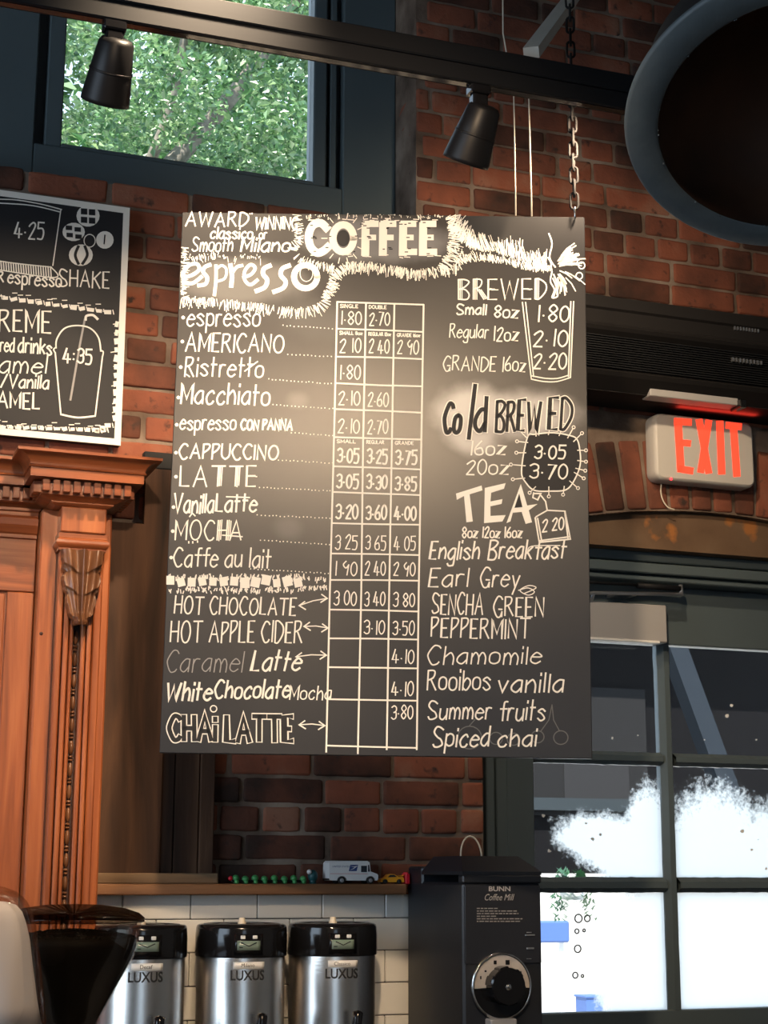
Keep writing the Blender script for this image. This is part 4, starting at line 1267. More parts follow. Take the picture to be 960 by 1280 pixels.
for st, w in (([(98, 308), (94, 319), (98, 330)], 3.5), ([(106, 308), (109, 319), (103, 330)], 3.5), ([(131, 294), (130, 305)], 1.5)): fL.ribbon(mb, spline(st), w, .0011)
mb.build('bean_drawing_gap', M['board_dark'], side)
mb = MB()
fL.ring(mb, 112, 301, 7, 8, 1.2, .0005)
def rowmarks(x0, y0, x1, y1, n, w, h, vert=False):
    for k in range(n):
        t = (k + .5) / n; x = x0 + (x1 - x0) * t; y = y0 + (y1 - y0) * t; a = jr.uniform(-.25, .25)
        ww, hh = w * jr.uniform(.75, 1.1) / 2, h * jr.uniform(.7, 1.1) / 2
        fL.poly(mb, [(x + math.cos(a) * u - math.sin(a) * v, y + math.sin(a) * u + math.cos(a) * v) for u, v in ((-ww, -hh), (ww, -hh), (ww, hh), (-ww, hh))], .0007)
        p = (x + jr.uniform(-4, 4), y + jr.uniform(-4, 4))
        fL.ribbon(mb, [(p[0] - 3, p[1] - (0 if vert else 5)), (p[0] + 3, p[1] - (1 if vert else 5))], 1.1, .0006)
        fL.ribbon(mb, [(x + ww + 2, y - hh), (x + ww + 3.2, y + hh)], 1.2, .0006)
rowmarks(-20, 369, 140, 391, 15, 8, 5.5)
rowmarks(146, 400, 143, 528, 12, 5, 8, True)
rowmarks(-20, 533, 134, 538, 16, 7, 5)
rowmarks(138, 530, 118, 541, 3, 7, 5)
mb.build('border_drawing', M['chalk'], side)
mb = MB()
for st, w in (([(70, 435), (71, 424), (80, 411), (95, 407), (112, 410), (123, 422), (126, 439)], 1.9), ([(70, 434), (67, 437), (69, 441)], 1.7), ([(126, 438), (129, 440), (128, 446)], 1.7), ([(69, 441), (76, 518)], 1.8), ([(128, 446), (119, 520)], 1.8), ([(76, 518), (97, 522), (119, 520)], 2.2),
              ([(107, 400), (108, 395), (116, 394), (122, 399)], 3.0)):
    fL.ribbon(mb, spline(st) if len(st) > 2 else st, w)
mb.build('takeaway_cup_drawing', M['chalk'], side)
mb = MB(); fL.ribbon(mb, [(106, 399), (100, 430), (88, 500)], 2.6, .0004); mb.build('straw_drawing', M['chalk_thin'], side)

# ------------------------------------------------------------------ exit sign
YE = -.055
ex = thing('exit_sign', oy(880, 605, -.0), 'lit red EXIT sign in a pale plastic case on the brick above the door', 'exit sign')
e0, e1 = oy(819, 560, YE).x, oy(943, 560, YE).x
ez0, ez1 = oy(880, 604, YE).z, oy(880, 521.5, YE).z


def rrect(x0, x1, z0, z1, r, n=6):
    pts = []
    for cx, cz, a in ((x1 - r, z1 - r, 0), (x0 + r, z1 - r, 90), (x0 + r, z0 + r, 180), (x1 - r, z0 + r, 270)):
        for k in range(n + 1):
            t = math.radians(a + 90 * k / n); pts.append((cx + r * math.cos(t), cz + r * math.sin(t)))
    return pts


mb = MB()
base = [rrect(e0 + i, e1 - i, ez0 + i, ez1 - i, max(.006, .026 - i)) for i in (.001, .0, .0, .003, .008)]
ys = (-.001, -.004, YE + .012, YE + .003, YE)
vs_ = []; fs = []; n = len(base[0])
for r_, y in zip(base, ys): vs_ += [(a, y, b) for a, b in r_]
for i in range(len(ys) - 1):
    for k in range(n): fs.append((i * n + k, i * n + (k + 1) % n, (i + 1) * n + (k + 1) % n, (i + 1) * n + k))
mb.add(vs_, fs, True); mb.add([(a, YE, b) for a, b in base[-1]], [list(range(n))])
mb.build('case', M['grey'], ex)
fE = Face((0, YE, 0), (0, -1, 0), (0, -1, 0))
mb = MB()
def bar(*p, w=11.5):
    """butt-ended stroke as a quad"""
    (xa, ya), (xb, yb) = p; d = Vector((xb - xa, yb - ya)).normalized(); m = Vector((-d.y, d.x)) * w / 2
    fE.poly(mb, [(xa + m.x, ya + m.y), (xb + m.x, yb + m.y), (xb - m.x, yb - m.y), (xa - m.x, ya - m.y)], .0008)
bar((847, 523), (851, 590), w=9.5); bar((843, 526.5), (864.5, 528), w=8.5); bar((849, 553), (863.5, 554.5), w=8); bar((848, 586), (866.5, 589), w=8.5)
bar((873.5, 524), (886, 592), w=8.5); bar((886, 525), (875.5, 591), w=8.5)
bar((899.5, 526), (902, 593), w=9); bar((907, 531.5), (927, 533.5), w=8.5); bar((916.5, 530), (921, 596), w=9)
mb.build('letters', M['exit_red'], ex)
mb = MB(); fE.disc(mb, 838.5, 599, 1.6, 1.6, .002); mb.build('indicator', M['led'], ex)
mb = MB()
pts = [oy(827, 602, -.012), oy(826, 615, -.008), oy(829, 626, -.006), oy(835, 634, -.006), oy(843, 637, -.006)]
mb.tube([Vector(p) for p in spline([tuple(p) for p in pts], 6)], .002, 8); mb.build('cable', M['cream'], ex)
g = lamp('exit_glow', 'AREA', ((e0 + e1) / 2 + .03, YE - .025, ez1 + .006), ((e0 + e1) / 2 + .03, YE - .06, 3.2), .28, (1, .05, .03), shape='RECTANGLE', size=.26, size_y=.02)
g.parent = ex; g.matrix_parent_inverse = ROOTM[ex.name].inverted()

# ------------------------------------------------------------------ black air curtain over the door
ac = thing('air_curtain', (2.5, -.1, 2.87), 'long black ribbed air curtain unit on the brick above the exit sign', 'air curtain')
YA = -.21
zA = lambda py, px=800, y=YA: oy(px, py, y).z
AX0, AX1 = 1.86, 3.10
zt_, zb_ = oy(847, 382, YA).z, oy(847, 496, -.17).z
h_ = zt_ - zb_
mb = MB()
pf = [(-.004, zb_), (-.004, zt_), (YA, zt_), (YA, zt_ - .13 * h_), (YA + .008, zt_ - .15 * h_), (YA + .014, zt_ - .29 * h_), (YA + .004, zt_ - .31 * h_), (YA - .004, zt_ - .345 * h_), (YA + .004, zt_ - .38 * h_),
      (YA + .022, zt_ - .42 * h_), (YA + .022, zt_ - .80 * h_), (YA + .012, zt_ - .83 * h_), (YA + .02, zt_ - .87 * h_), (YA + .06, zb_ + .002), (YA + .06, zb_)]
mb.prism(pf, AX0, AX1, 'x')
mb.build('housing', M['iron'], ac)
mb = MB(); k = 0; zz = zt_ - .425 * h_
while zz > zt_ - .795 * h_: mb.box(AX0 + .002, AX1 - .002, YA + .014, YA + .0225, zz - .0035, zz); zz -= .0068
mb.build('rib', M['track'], ac)
mb = MB()
for py, px0, px1 in ((410, 919, 948), (450, 917, 952)):
    a, b = oy(px0, py, YA).x, oy(px1, py, YA).x; zz = oy(930, py, YA).z
    for k in range(9):
        x = a + (b - a) * k / 8; mb.box(x, x + .005, YA + .005, YA + .0135, zz - .006, zz + .006)
mb.build('grille', M['alu'], ac)
mb = MB()
pz1, pz0 = oy(870, 487, -.165).z, oy(870, 500, -.165).z
mb.cbox(oy(812, 485, -.165).x, oy(922, 495, -.165).x, -.168, -.12, pz0 - .003, pz1, .002); mb.build('lower_flap', M['closer'], ac)
mb = MB(); a = oy(922, 495, -.165).x; mb.cbox(a - .004, a + .016, -.185, -.13, pz0 - .012, pz0 + .012, .002); mb.build('latch', M['gloss'], ac)

# ------------------------------------------------------------------ door closer
cl = thing('door_closer', oy(790, 780, DY), 'grey overhead door closer with a folding arm on the dark door', 'door closer')
YC = DY - .055
a, b = oy(700, 770, YC).x, oy(833.5, 770, YC).x
mb = MB(); mb.cbox(a, b, YC, DY - .001, oy(790, 801, YC).z, oy(790, 754, YC).z, .003); mb.build('body', M['closer'], cl)
mb = MB(); mb.cbox(a, oy(824, 800, YC).x, YC - .004, YC + .02, oy(790, 802.5, YC).z, oy(790, 799.5, YC).z, .001); mb.build('sun_glint_strip', M['label'], cl)  # white strip painting the sun's reflection along the closer's lower edge
mb = MB()
Yk = DY - .075
mb.tube([oy(700, 725, Yk), oy(738, 728, Yk), oy(800, 731.5, Yk)], .0045, 8); mb.tube([oy(797, 731.5, Yk), oy(850, 736, Yk)], .0085, 10)
mb.build('arm', M['track'], cl)
mb = MB(); p0, p1 = oy(700, 742, Yk), oy(852, 743, Yk)
mb.tube([p0 + Vector((0, 0, -.01)), oy(742, 741, Yk), p1], .0052, 8); mb.tube([p1 + Vector((0, 0, -.004)), oy(850.5, 731, Yk)], .006, 10); mb.tube([oy(742, 741, Yk), oy(737, 757, YC + .02)], .006, 8)
mb.build('forearm', M['alu'], cl)
mb = MB(); q = oy(785, 742, Yk); mb.cbox(q.x - .03, q.x + .03, Yk + .003, DY - .0005, q.z - .004, q.z + .004, .001); mb.build('bracket', M['alu'], cl)

# ------------------------------------------------------------------ lighting track and its heads
YT = -1.15
tl, trr = oy(160, 25, YT), oy(780, 134, YT)
def ty(t): return t
best = min((abs(oy(780, 134, YT + d / 500).z - tl.z), YT + d / 500) for d in range(-200, 200))
pR = oy(780, 134, best[1]); pL = tl
dT = (pR - pL).normalized(); nT = Vector((-dT.y, dT.x, 0)).normalized()
mT = Matrix(((dT.x, nT.x, 0, pL.x), (dT.y, nT.y, 0, pL.y), (0, 0, 1, pL.z), (0, 0, 0, 1)))
tk = thing('track_light_bar', None, 'long black lighting track crossing in front of the window and brick pier', 'light track', mat=mT)
mb = MB(); mb.cbox(-1.6, 2.6, .0, .040, .038, .080, .003); mb.build('beam', M['track'], tk, world=False)
mb = MB()
mb.cbox(-1.6, 2.6, .004, .036, .0, .0375, .002)
mb.build('track_rail', M['track'], tk, world=False)
mb = MB(); mb.box(-1.6, 2.6, .012, .028, -.0012, .0)
mb.build('conductor_slot', M['gloss'], tk, world=False)
mb = MB()
for x in (-1.2, 2.45): mb.tube([(x, .02, .079), (x, .02, CEIL - pL.z)], .008, 10)
mb.build('suspension_rod', M['track'], tk, world=False)
sc1 = (pR - pL).length / 620


def head(px_mount, top, tip, label, grp, r0, r1, push):
    """cylinder spotlight hung from the track: adapter, stem and tapering can"""
    o = oy(px_mount[0], px_mount[1], pL.y)
    t = (Vector((o.x, o.y, 0)) - Vector((pL.x, pL.y, 0))).dot(Vector((dT.x, dT.y, 0)))
    # point on the bar's lower face that shows at this column of the picture
    bx = min(((abs(((pL + dT * (k / 400) + nT * .02) - CAM).dot(right) / ((pL + dT * (k / 400) + nT * .02) - CAM).dot(fwd) * F_PX + 480 - px_mount[0])), k / 400) for k in range(-300, 1000))[1]
    c = pL + dT * bx + nT * .02
    h = thing('track_spotlight', c, label, 'spotlight', grp)
    mb = MB(); mb.cbox(-.022, .022, -.016, .016, -.020, .0, .003); mb.cbox(-.017, .017, -.013, .013, -.052, -.020, .004); mb.build('adapter', M['gloss'], h, world=False)
    Y0 = c.y
    A = onplane(c, Vector((math.sin(YAW), math.cos(YAW), 0)), *top); B_ = onplane(c + Vector((math.sin(YAW), math.cos(YAW), 0)) * push, Vector((math.sin(YAW), math.cos(YAW), 0)), *tip)
    mb = MB(); mb.tube([c + Vector((0, 0, -.05)), A + (B_ - A) * .06], .008, 10); mb.build('stem', M['gloss'], h)
    L = (B_ - A).length; ax = (B_ - A).normalized()
    prof = [(0, 0), (r0 * .55, .001), (r0 * .85, L * .03), (r0, L * .09), (r0 + (r1 - r0) * .45, L * .45), (r1, L * .93), (r1, L), (r1 - .003, L), (r1 - .006, L * .86), (0, L * .84)]
    mb = MB(); mb.lathe(prof, A, ax, 40); mb.build('can', M['black'], h)
    mb = MB(); mb.lathe([(r0 + (r1 - r0) * .50 + .0006, L * .50), (r0 + (r1 - r0) * .50 + .0016, L * .505), (r0 + (r1 - r0) * .53 + .0016, L * .53), (r0 + (r1 - r0) * .53 + .0006, L * .535)], A, ax, 40); mb.build('cooling_band', M['black'], h)
    mb = MB(); mb.lathe([(0, L * .855), (r1 - .007, L * .855), (r1 - .007, L * .87), (0, L * .872)], A, ax, 24); mb.build('lens', M['dark_glass'], h)
    return h


head((143, 20), (147, 46), (131, 128), 'black track spotlight hanging in front of the green window view', 'track spotlights', .034, .0475, .07)
head((598, 95), (607, 130), (582, 203), 'black track spotlight hanging in front of the brick pier', 'track spotlights', .035, .050, .06)

# pale sloping brace from the bar up to the wall
p0 = pL + dT * ((oy(668, 66, best[1]) - pL).dot(dT)) + Vector((0, 0, .045)) + nT * .03
p0 = onplane(p0, nB, 664, 66)
p1 = oy(735, -30, -.035)
mb = MB()
d = (p1 - p0); L = d.length; d.normalize(); sd = d.cross(Vector((0, 0, 1))).normalized(); u2 = sd.cross(d).normalized()
def obox(mb, o, ax, s, u, l0, l1, hw, h0, h1):
    P = lambda a, b, c: o + ax * a + s * b + u * c
    mb.add([P(l0, -hw, h0), P(l1, -hw, h0), P(l1, hw, h0), P(l0, hw, h0), P(l0, -hw, h1), P(l1, -hw, h1), P(l1, hw, h1), P(l0, hw, h1)], [(0, 3, 2, 1), (4, 5, 6, 7), (0, 1, 5, 4), (1, 2, 6, 5), (2, 3, 7, 6), (3, 0, 4, 7)])
obox(mb, p0, d, sd, u2, 0, L, .0165, -.012, .012)
tag(mb.build('bar_brace', M['ledge']), 'pale painted brace sloping from the black track up to the brick', 'brace')

# ------------------------------------------------------------------ pendant lamp
PC = Vector((1.39184, -2.04814, 2.73146)); PN = Vector((-.216, -.415, -1)).normalized()
pd = thing('pendant_lamp', PC, 'large weathered grey metal dome pendant with a dark brown inside', 'pendant lamp')
UPA = -PN
mb = MB()
R1, R2 = .27, .22
prof = [(R2, -.004), (R2 + .004, -.0065), (R1 - .004, -.001), (R1, .002), (R1 + .001, .007), (R1 - .003, .011), (R1 - .012, .016)]
mb.lathe(prof, PC, UPA, 96); mb.build('rim', M['pend_out'], pd)
mb = MB(); mb.lathe([(R1 - .012, .016), (R1 - .018, .05), (.235, .11), (.19, .17), (.13, .215), (.07, .24), (.05, .26), (.045, .31), (.0, .312)], PC, UPA, 72); mb.build('dome', M['iron'], pd)
mb = MB(); mb.lathe([(R2 - .0005, -.004), (R2 + .006, .02), (R2 + .004, .06), (.205, .11), (.17, .16), (.11, .20), (.05, .225), (0, .23)], PC, UPA, 72); mb.build('inner_reflector', M['pend_in'], pd)
mb = MB(); rr = random.Random(5)
for k in range(60):
    a = rr.uniform(0, 2 * PI); e1 = Vector((1, 0, 0)); e1 = (e1 - PN * e1.dot(PN)).normalized(); e2 = PN.cross(e1)
    mb.ball(PC + (e1 * math.cos(a) + e2 * math.sin(a)) * (R2 + rr.uniform(-.001, .003)) + UPA * -.005, rr.uniform(.0008, .0022), 6, 4)
mb.build('paint_drip', M['pend_out'], pd)
mb = MB(); tp = PC + UPA * .31; mb.tube([tp, tp + Vector((0, 0, .12)), Vector((tp.x, tp.y, CEIL))], .006, 8); mb.build('suspension_cord', M['iron'], pd)

# ------------------------------------------------------------------ coffee dispensers
def text_mesh(txt, size, shear=0.0, bold=0.0, xscale=1.0):
    c = bpy.data.curves.new('t', 'FONT'); c.body = txt; c.size = size; c.shear = shear; c.align_x = 'CENTER'; c.align_y = 'CENTER'; c.offset = bold; c.resolution_u = 3
    o = bpy.data.objects.new('t', c); scene.collection.objects.link(o)
    dg = bpy.context.evaluated_depsgraph_get(); me = bpy.data.meshes.new_from_object(o.evaluated_get(dg))
    v = [(p.co.x * xscale, p.co.y) for p in me.vertices]; f = [list(p.vertices) for p in me.polygons]
    bpy.data.objects.remove(o); bpy.data.curves.remove(c); bpy.data.meshes.remove(me)
    return v, f


def wrap(mb, v, f, R_, z, mi=0, off=0.0):
    mb.add([(R_ * math.sin((x + off) / R_), -R_ * math.cos((x + off) / R_), z + y) for x, y in v], f, False, mi)


def curved_patch(mb, x0, x1, z0, z1, R_, th, n=10):
    vs_ = []; fs = []
    for i in range(n + 1):
        x = x0 + (x1 - x0) * i / n
        for zq, r_ in ((z0, R_), (z1, R_), (z1, R_ - th), (z0, R_ - th)):
            vs_.append((r_ * math.sin(x / R_), -r_ * math.cos(x / R_), zq))
    for i in range(n):
        for k in range(4): fs.append((i * 4 + k, (i + 1) * 4 + k, (i + 1) * 4 + (k + 1) % 4, i * 4 + (k + 1) % 4))
    fs += [(0, 1, 2, 3), (n * 4, n * 4 + 3, n * 4 + 2, n * 4 + 1)]
    mb.add(vs_, fs, True)


RB = .1035
AZ = 1.02
ztop = 1.482
def airpot(loc, rz, label, word):
    t = thing('coffee_dispenser', loc, label, 'coffee dispenser', None, Matrix.Translation(Vector(loc)) @ Matrix.Rotation(rz, 4, 'Z'))
    H = ztop - AZ
    zc_ = H - .072
    mb = MB(); mb.lathe([(0, 0), (RB + .004, 0), (RB + .006, .004), (RB + .006, .03), (RB + .001, .036)], n=56); mb.build('base_ring', M['black'], t, world=False)
    mb = MB(); mb.lathe([(RB, .034), (RB, zc_ - .004), (RB - .001, zc_)], n=64); mb.build('steel_body', M['steel'], t, world=False)
    mb = MB(); mb.lathe([(RB + .0035, zc_ - .0005), (RB + .0045, zc_ + .003), (RB + .0045, zc_ + .045), (RB + .003, H - .009), (RB + .001, H - .003), (RB - .004, H - .0005), (RB - .010, H), (RB - .022, H + .001), (RB - .024, H - .002), (RB - .045, H - .001), (.052, H + .001), (.040, H - .002), (.036, H - .008), (0, H - .009)], n=64)
    mb.build('lid', M['gloss'], t, world=False)
    mb = MB(); mb.lathe([(RB - .0125, H + .0004), (RB - .014, H + .0014), (RB - .020, H + .0018), (RB - .0215, H + .0008)], n=64); mb.build('lid_rim', M['alu'], t, world=False)
    mb = MB(); mb.lathe([(.0, H - .008), (.010, H - .008), (.010, H + .004), (.0075, H + .006), (.0075, H + .012), (.006, H + .014), (0, H + .0145)], origin=(0, -.005, 0), n=20); mb.build('brew_spout', M['cream'], t, world=False)
    # display on the front of the lid
    R2_ = RB + .0085
    mb = MB(); curved_patch(mb, -.034, .034, H - .066, H - .020, R2_, .012); mb.build('display_bezel', M['gloss'], t, world=False)
    mb = MB(); curved_patch(mb, -.027, .027, H - .056, H - .035, R2_ + .0008, .002); lcd = mb.build('display', M['lcd'], t, world=False)
    mb = MB()
    for p, q in (((-.018, H - .039), (0, H - .047)), ((0, H - .047), (.018, H - .039)), ((-.022, H - .050), (-.014, H - .050))):
        d = Vector((q[0] - p[0], q[1] - p[1])).normalized(); m = Vector((-d.y, d.x)) * .0011
        v = [(p[0] + m.x, p[1] + m.y), (q[0] + m.x, q[1] + m.y), (q[0] - m.x, q[1] - m.y), (p[0] - m.x, p[1] - m.y)]
        wrap(mb, v, [[0, 1, 2, 3]], R2_ + .0014, 0)
    mb.build('display_mark', M['black'], lcd, world=False)
    for x in (-.014, .014):
        mb = MB(); th = x / R2_; mb.cbox(-.0055, .0055, -.003, .004, -.004, .004, .0012)
        o = MB(); o.v = [Matrix.Rotation(th, 4, 'Z') @ (p + Vector((0, -R2_, H - .027))) for p in mb.v]; o.f = mb.f; o.mi = mb.mi; o.sm = mb.sm
        o.build('button', M['white'], t, world=False)
    mb = MB(); curved_patch(mb, -.034, .040, zc_ - .026, zc_ - .010, RB + .0009, .0008); lb = mb.build('name_label', M['label'], t, world=False)
    mb = MB(); v, f = text_mesh(word, .012); wrap(mb, v, f, RB + .0013, zc_ - .018); mb.build('label_lettering', M['tyre'], lb, world=False)
    mb = MB()
    v, f = text_mesh('LUXUS', .031, bold=.0006, xscale=.86)
    wrap(mb, v, f, RB + .0008, zc_ - .041); mb.build('dispenser_lettering', M['tyre'], t, world=False)
    # tap with its black lever, low on the front
    mb = MB(); mb.lathe([(0, 0), (.011, 0), (.012, .004), (.012, .05), (.0, .055)], origin=(.026, -RB - .03, zc_ - .172), axis=(.05, -.25, 1), n=20); mb.build('tap_lever', M['gloss'], t, world=False)
    mb = MB(); mb.lathe([(.014, -.005), (.014, .03), (.011, .036), (.011, .05), (0, .052)], origin=(.026, -RB + .004, zc_ - .190), axis=(0, -1, 0), n=20); mb.build('tap', M['gloss'], t, world=False)
    return t


airpot((.806, -.150, AZ), math.radians(-4), 'steel coffee dispenser half hidden behind the dark bean hopper', 'Decaf')
airpot((1.046, -.150, AZ), math.radians(-6), 'steel coffee dispenser standing between the other two dispensers', 'Milano')
airpot((1.272, -.150, AZ), math.radians(-5), 'steel coffee dispenser standing next to the black coffee mill', 'Classico')

# ------------------------------------------------------------------ coffee mill
YM = -.396
ml = thing('coffee_mill', (1.61, -.2, AZ), 'tall black coffee mill with a round silver grind dial', 'coffee mill')
MX0, MX1 = 1.511, 1.712
mz = lambda py, px=578, y=YM: oy(px, py, y).z
ZL = mz(1093)
mb = MB(); mb.cbox(MX0, MX1, YM + .004, -.03, AZ + .0, mz(1103), .006); mb.build('body', M['mill'], ml)
mb = MB(); mb.cbox(MX0 - .001, MX1 + .001, YM, YM + .03, mz(1104), ZL - .001, .003); mb.build('lid_lip', M['mill'], ml)
mb = MB()
zr = oy(510, 1083, -.05).z
mb.cbox(MX0 + .001, MX1 - .001, -.13, -.032, mz(1103) - .01, zr, .005); mb.build('rear_hood', M['mill'], ml)
# lid: low truncated pyramid that slopes to the front edge
mb = MB()
zpk = oy(620, 1071, -.2).z
top_ = [(MX0 + .022, -.33), (MX1 - .03, -.33), (MX1 - .03, -.155), (MX0 + .022, -.155)]
bot_ = [(MX0 - .001, YM + .001), (MX1 + .001, YM + .001), (MX1 + .001, -.132), (MX0 - .001, -.132)]
zb0 = ZL - .001
mb.add([(x, y, zb0) for x, y in bot_] + [(x, y, zb0 + .008) for x, y in bot_] + [(x, y, zpk) for x, y in top_],
       [(3, 2, 1, 0), (8, 9, 10, 11)] + [(i, (i + 1) % 4, 4 + (i + 1) % 4, 4 + i) for i in range(4)] + [(4 + i, 4 + (i + 1) % 4, 8 + (i + 1) % 4, 8 + i) for i in range(4)])
mb.build('hopper_lid', M['mill'], ml)
mb = MB(); c = oy(589, 1069, -.20)
mb.tube([Vector((c.x + .028 * math.cos(a), -.20 + .006 * math.sin(a), c.z - .004 + .050 * math.sin(a))) for a in [PI * k / 16 for k in range(17)]], .0022, 8); mb.build('wire_loop', M['cream'], ml)
fx0, fx1 = oy(577, 1150, YM).x, oy(670, 1150, YM).x
mb = MB(); mb.cbox(MX0 + .004, MX1 - .004, YM - .0008, YM + .006, mz(1205), mz(1107.5), .0005); fp = mb.build('front_panel', M['millface'], ml)


def flat_text(mb, txt, px, py, wpx, hpx, shear=0, bold=0, Y=YM - .0014):
    v, f = text_mesh(txt, 1.0, shear, bold)
    xs = [p[0] for p in v]; zs = [p[1] for p in v]
    a, b = oy(px - wpx / 2, py, Y), oy(px + wpx / 2, py, Y); h = abs(oy(px, py - hpx / 2, Y).z - oy(px, py + hpx / 2, Y).z)
    sx_ = (b.x - a.x) / (max(xs) - min(xs)); sz_ = h / (max(zs) - min(zs))
    c = oy(px, py, Y)
    mb.add([((p[0] - (max(xs) + min(xs)) / 2) * sx_ + c.x, Y, c.z + (p[1] - (max(zs) + min(zs)) / 2) * sz_) for p in v], f)


mb = MB(); flat_text(mb, 'BUNN', 624.5, 1111, 27, 6.2, 0, .025); flat_text(mb, 'Coffee Mill', 624.5, 1121.5, 37, 8, .35, 0)
mb.build('panel_lettering', M['closer'], fp)
mb = MB()
for i, (py, x0, w) in enumerate(((1135.5, 596, 26), (1138.8, 596, 50), (1142, 596, 52), (1145.3, 596, 24), (1148.5, 596, 57), (1151.7, 596, 54))):
    x = x0
    while x < x0 + w:
        l = jr.uniform(2, 7); Y = YM - .0012
        a, b = oy(x, py, Y), oy(min(x + l, x0 + w), py, Y); mb.add([(a.x, Y, a.z - .0011), (b.x, Y, a.z - .0011), (b.x, Y, a.z + .0011), (a.x, Y, a.z + .0011)], [(0, 1, 2, 3)]); x += l + 1.2
mb.build('instruction_lettering', M['chalk_thin'], fp)
mb = MB()
for py, a, b, h in ((1169, 656, 668, .0016), (1185.5, 658, 667, .002), (1198.5, 658, 664, .0008), (1165.5, 658, 664, .0008)):
    p, q = oy(a, py, YM), oy(b, py, YM); mb.cbox(p.x, q.x, YM - .003, YM + .001, p.z - h, p.z + h, .0005)
mb.build('size_mark', M['alu'], ml)
DCn = oy(626, 1232.5, YM); RD = .0755
mb = MB(); mb.lathe([(RD, 0), (RD + .001, .004), (RD - .001, .008), (RD - .005, .0085), (RD - .006, .005)], (DCn.x, YM, DCn.z), (0, -1, 0), 72); dl = mb.build('dial_ring', M['chrome'], ml)
mb = MB()
pa = [(DCn.x + (RD - .005) * math.cos(a), DCn.z + (RD - .005) * math.sin(a)) for a in [math.radians(-4 + 188 * k / 40) for k in range(41)]]
pa += [(DCn.x + .03 * math.cos(a), DCn.z + .03 * math.sin(a)) for a in [math.radians(184 - 188 * k / 20) for k in range(21)]]
mb.prism(pa, YM - .0055, YM - .001); mb.build('dial_scale', mat('worn_silver_scale', (.52, .47, .42, 1), .5, var=.3, vscale=40), ml)
mb = MB()
pa = [(DCn.x + (RD - .005) * math.cos(a), DCn.z + (RD - .005) * math.sin(a)) for a in [math.radians(184.5 + 171 * k / 40) for k in range(41)]]
mb.prism(pa, YM - .005, YM - .001); mb.build('dial_plate', M['gloss'], ml)
mb = MB()
for px, py, w, h in ((619, 1203, 3.6, 5), (634.5, 1203, 5, 6), (607, 1214, 2.4, 2.4), (651, 1216, 1.8, 4), (601, 1222, 1.6, 4)):
    a, b = oy(px - w / 2, py, YM - .006), oy(px + w / 2, py, YM - .006); dz = h * .00175 / 2
    mb.cbox(a.x, b.x, YM - .0065, YM - .005, a.z - dz, a.z + dz, .0002)
mb.build('dial_symbol', M['black'], ml)
KC = Vector((DCn.x + .002, YM - .003, DCn.z + .002))
mb = MB()
K = 36; vs_ = []; fs = []
for (r_, h) in ((.044, .002), (.044, .036), (.0405, .040), (.0, .040)):
    for k in range(K * 4):
        a = 2 * PI * k / (K * 4)
        notch = .0025 if (k // 12) % 2 == 0 and r_ > .041 else 0
        rr_ = max(r_ - notch, 1e-5); vs_.append((KC.x + rr_ * math.cos(a), KC.y - h, KC.z + rr_ * math.sin(a)))
for i in range(3):
    for k in range(K * 4): fs.append((i * K * 4 + k, i * K * 4 + (k + 1) % (K * 4), (i + 1) * K * 4 + (k + 1) % (K * 4), (i + 1) * K * 4 + k))
mb.add(vs_, fs); mb.build('dial_knob', M['gloss'], ml)
mb = MB(); mb.lathe([(.0075, 0), (.0075, .002), (.004, .0045), (0, .005)], KC + Vector((-.002, -.0398, -.002)), (0, -1, 0), 8, smooth=False); mb.build('knob_screw', M['chrome'], ml)
mb = MB(); a, b = oy(607, 1275, YM), oy(640, 1275, YM); mb.cbox(a.x, b.x, YM - .03, YM + .005, AZ + .10, oy(620, 1273.5, YM - .02).z, .003); mb.build('chute', M['closer'], ml)

# ------------------------------------------------------------------ bean hopper of the grinder at the left
YH = -.62
hc = oy(92, 1150, YH)
hp = thing('coffee_grinder', (hc.x, YH, AZ), 'grinder with smoked clear bean hopper full of dark coffee beans, in front of the dispensers', 'coffee grinder')
sc_ = (oy(178, 1150, YH).x - hc.x) / 86
hz = lambda py: oy(92, py, YH).z
HO = (hc.x, YH, 0)
mb = MB(); mb.lathe([(84 * sc_, hz(1153)), (87 * sc_, hz(1152)), (87 * sc_, hz(1147)), (80 * sc_, hz(1141)), (62 * sc_, hz(1135)), (34 * sc_, hz(1131)), (0, hz(1130))], HO, n=64)
mb.build('hopper_lid', glass_mat('dark_smoked_lid', (.16, .13, .11, 1), .3), hp)
outer = [(83.5, 1153.5), (82.5, 1166), (80, 1182), (74, 1200), (64, 1220), (52, 1243), (36, 1274), (32, 1290)]
mb = MB(); pr = [(r_ * sc_, hz(y)) for r_, y in outer]; mb.lathe(pr + [(r_ - .002, z_) for r_, z_ in pr[::-1]], HO, n=64); mb.build('hopper', M['smoke'], hp)
mb = MB(); rr = random.Random(4)
inner = [(0, 1163), (24, 1163.5), (48, 1165), (68, 1169), (78, 1173)] + [(r_ - 2.2, y) for r_, y in outer[2:]]
mb.lathe([(max(r_, 0) * sc_, hz(y)) for r_, y in inner], HO, n=48)
for k in range(420):
    a = rr.uniform(0, 2 * PI); q = math.sqrt(rr.random()) * 74; yy = 1162.5 + (q / 74) ** 2 * 9
    mb.ball((hc.x + q * sc_ * math.cos(a), YH + q * sc_ * math.sin(a), hz(yy)), .0055, 8, 5, 1, .75, .6)
tag(mb.build('coffee_beans', M['beans'], hp), kind='stuff')
mb = MB(); mb.lathe([(0, hz(1291)), (34 * sc_, hz(1291)), (36 * sc_, hz(1298)), (36 * sc_, AZ + .16), (0, AZ + .16)], HO, n=40); mb.build('throat', M['black'], hp)
mb = MB(); mb.cbox(hc.x - .085, hc.x + .085, YH - .09, YH + .13, AZ, AZ + .17, .012); mb.build('motor_body', M['mill'], hp)

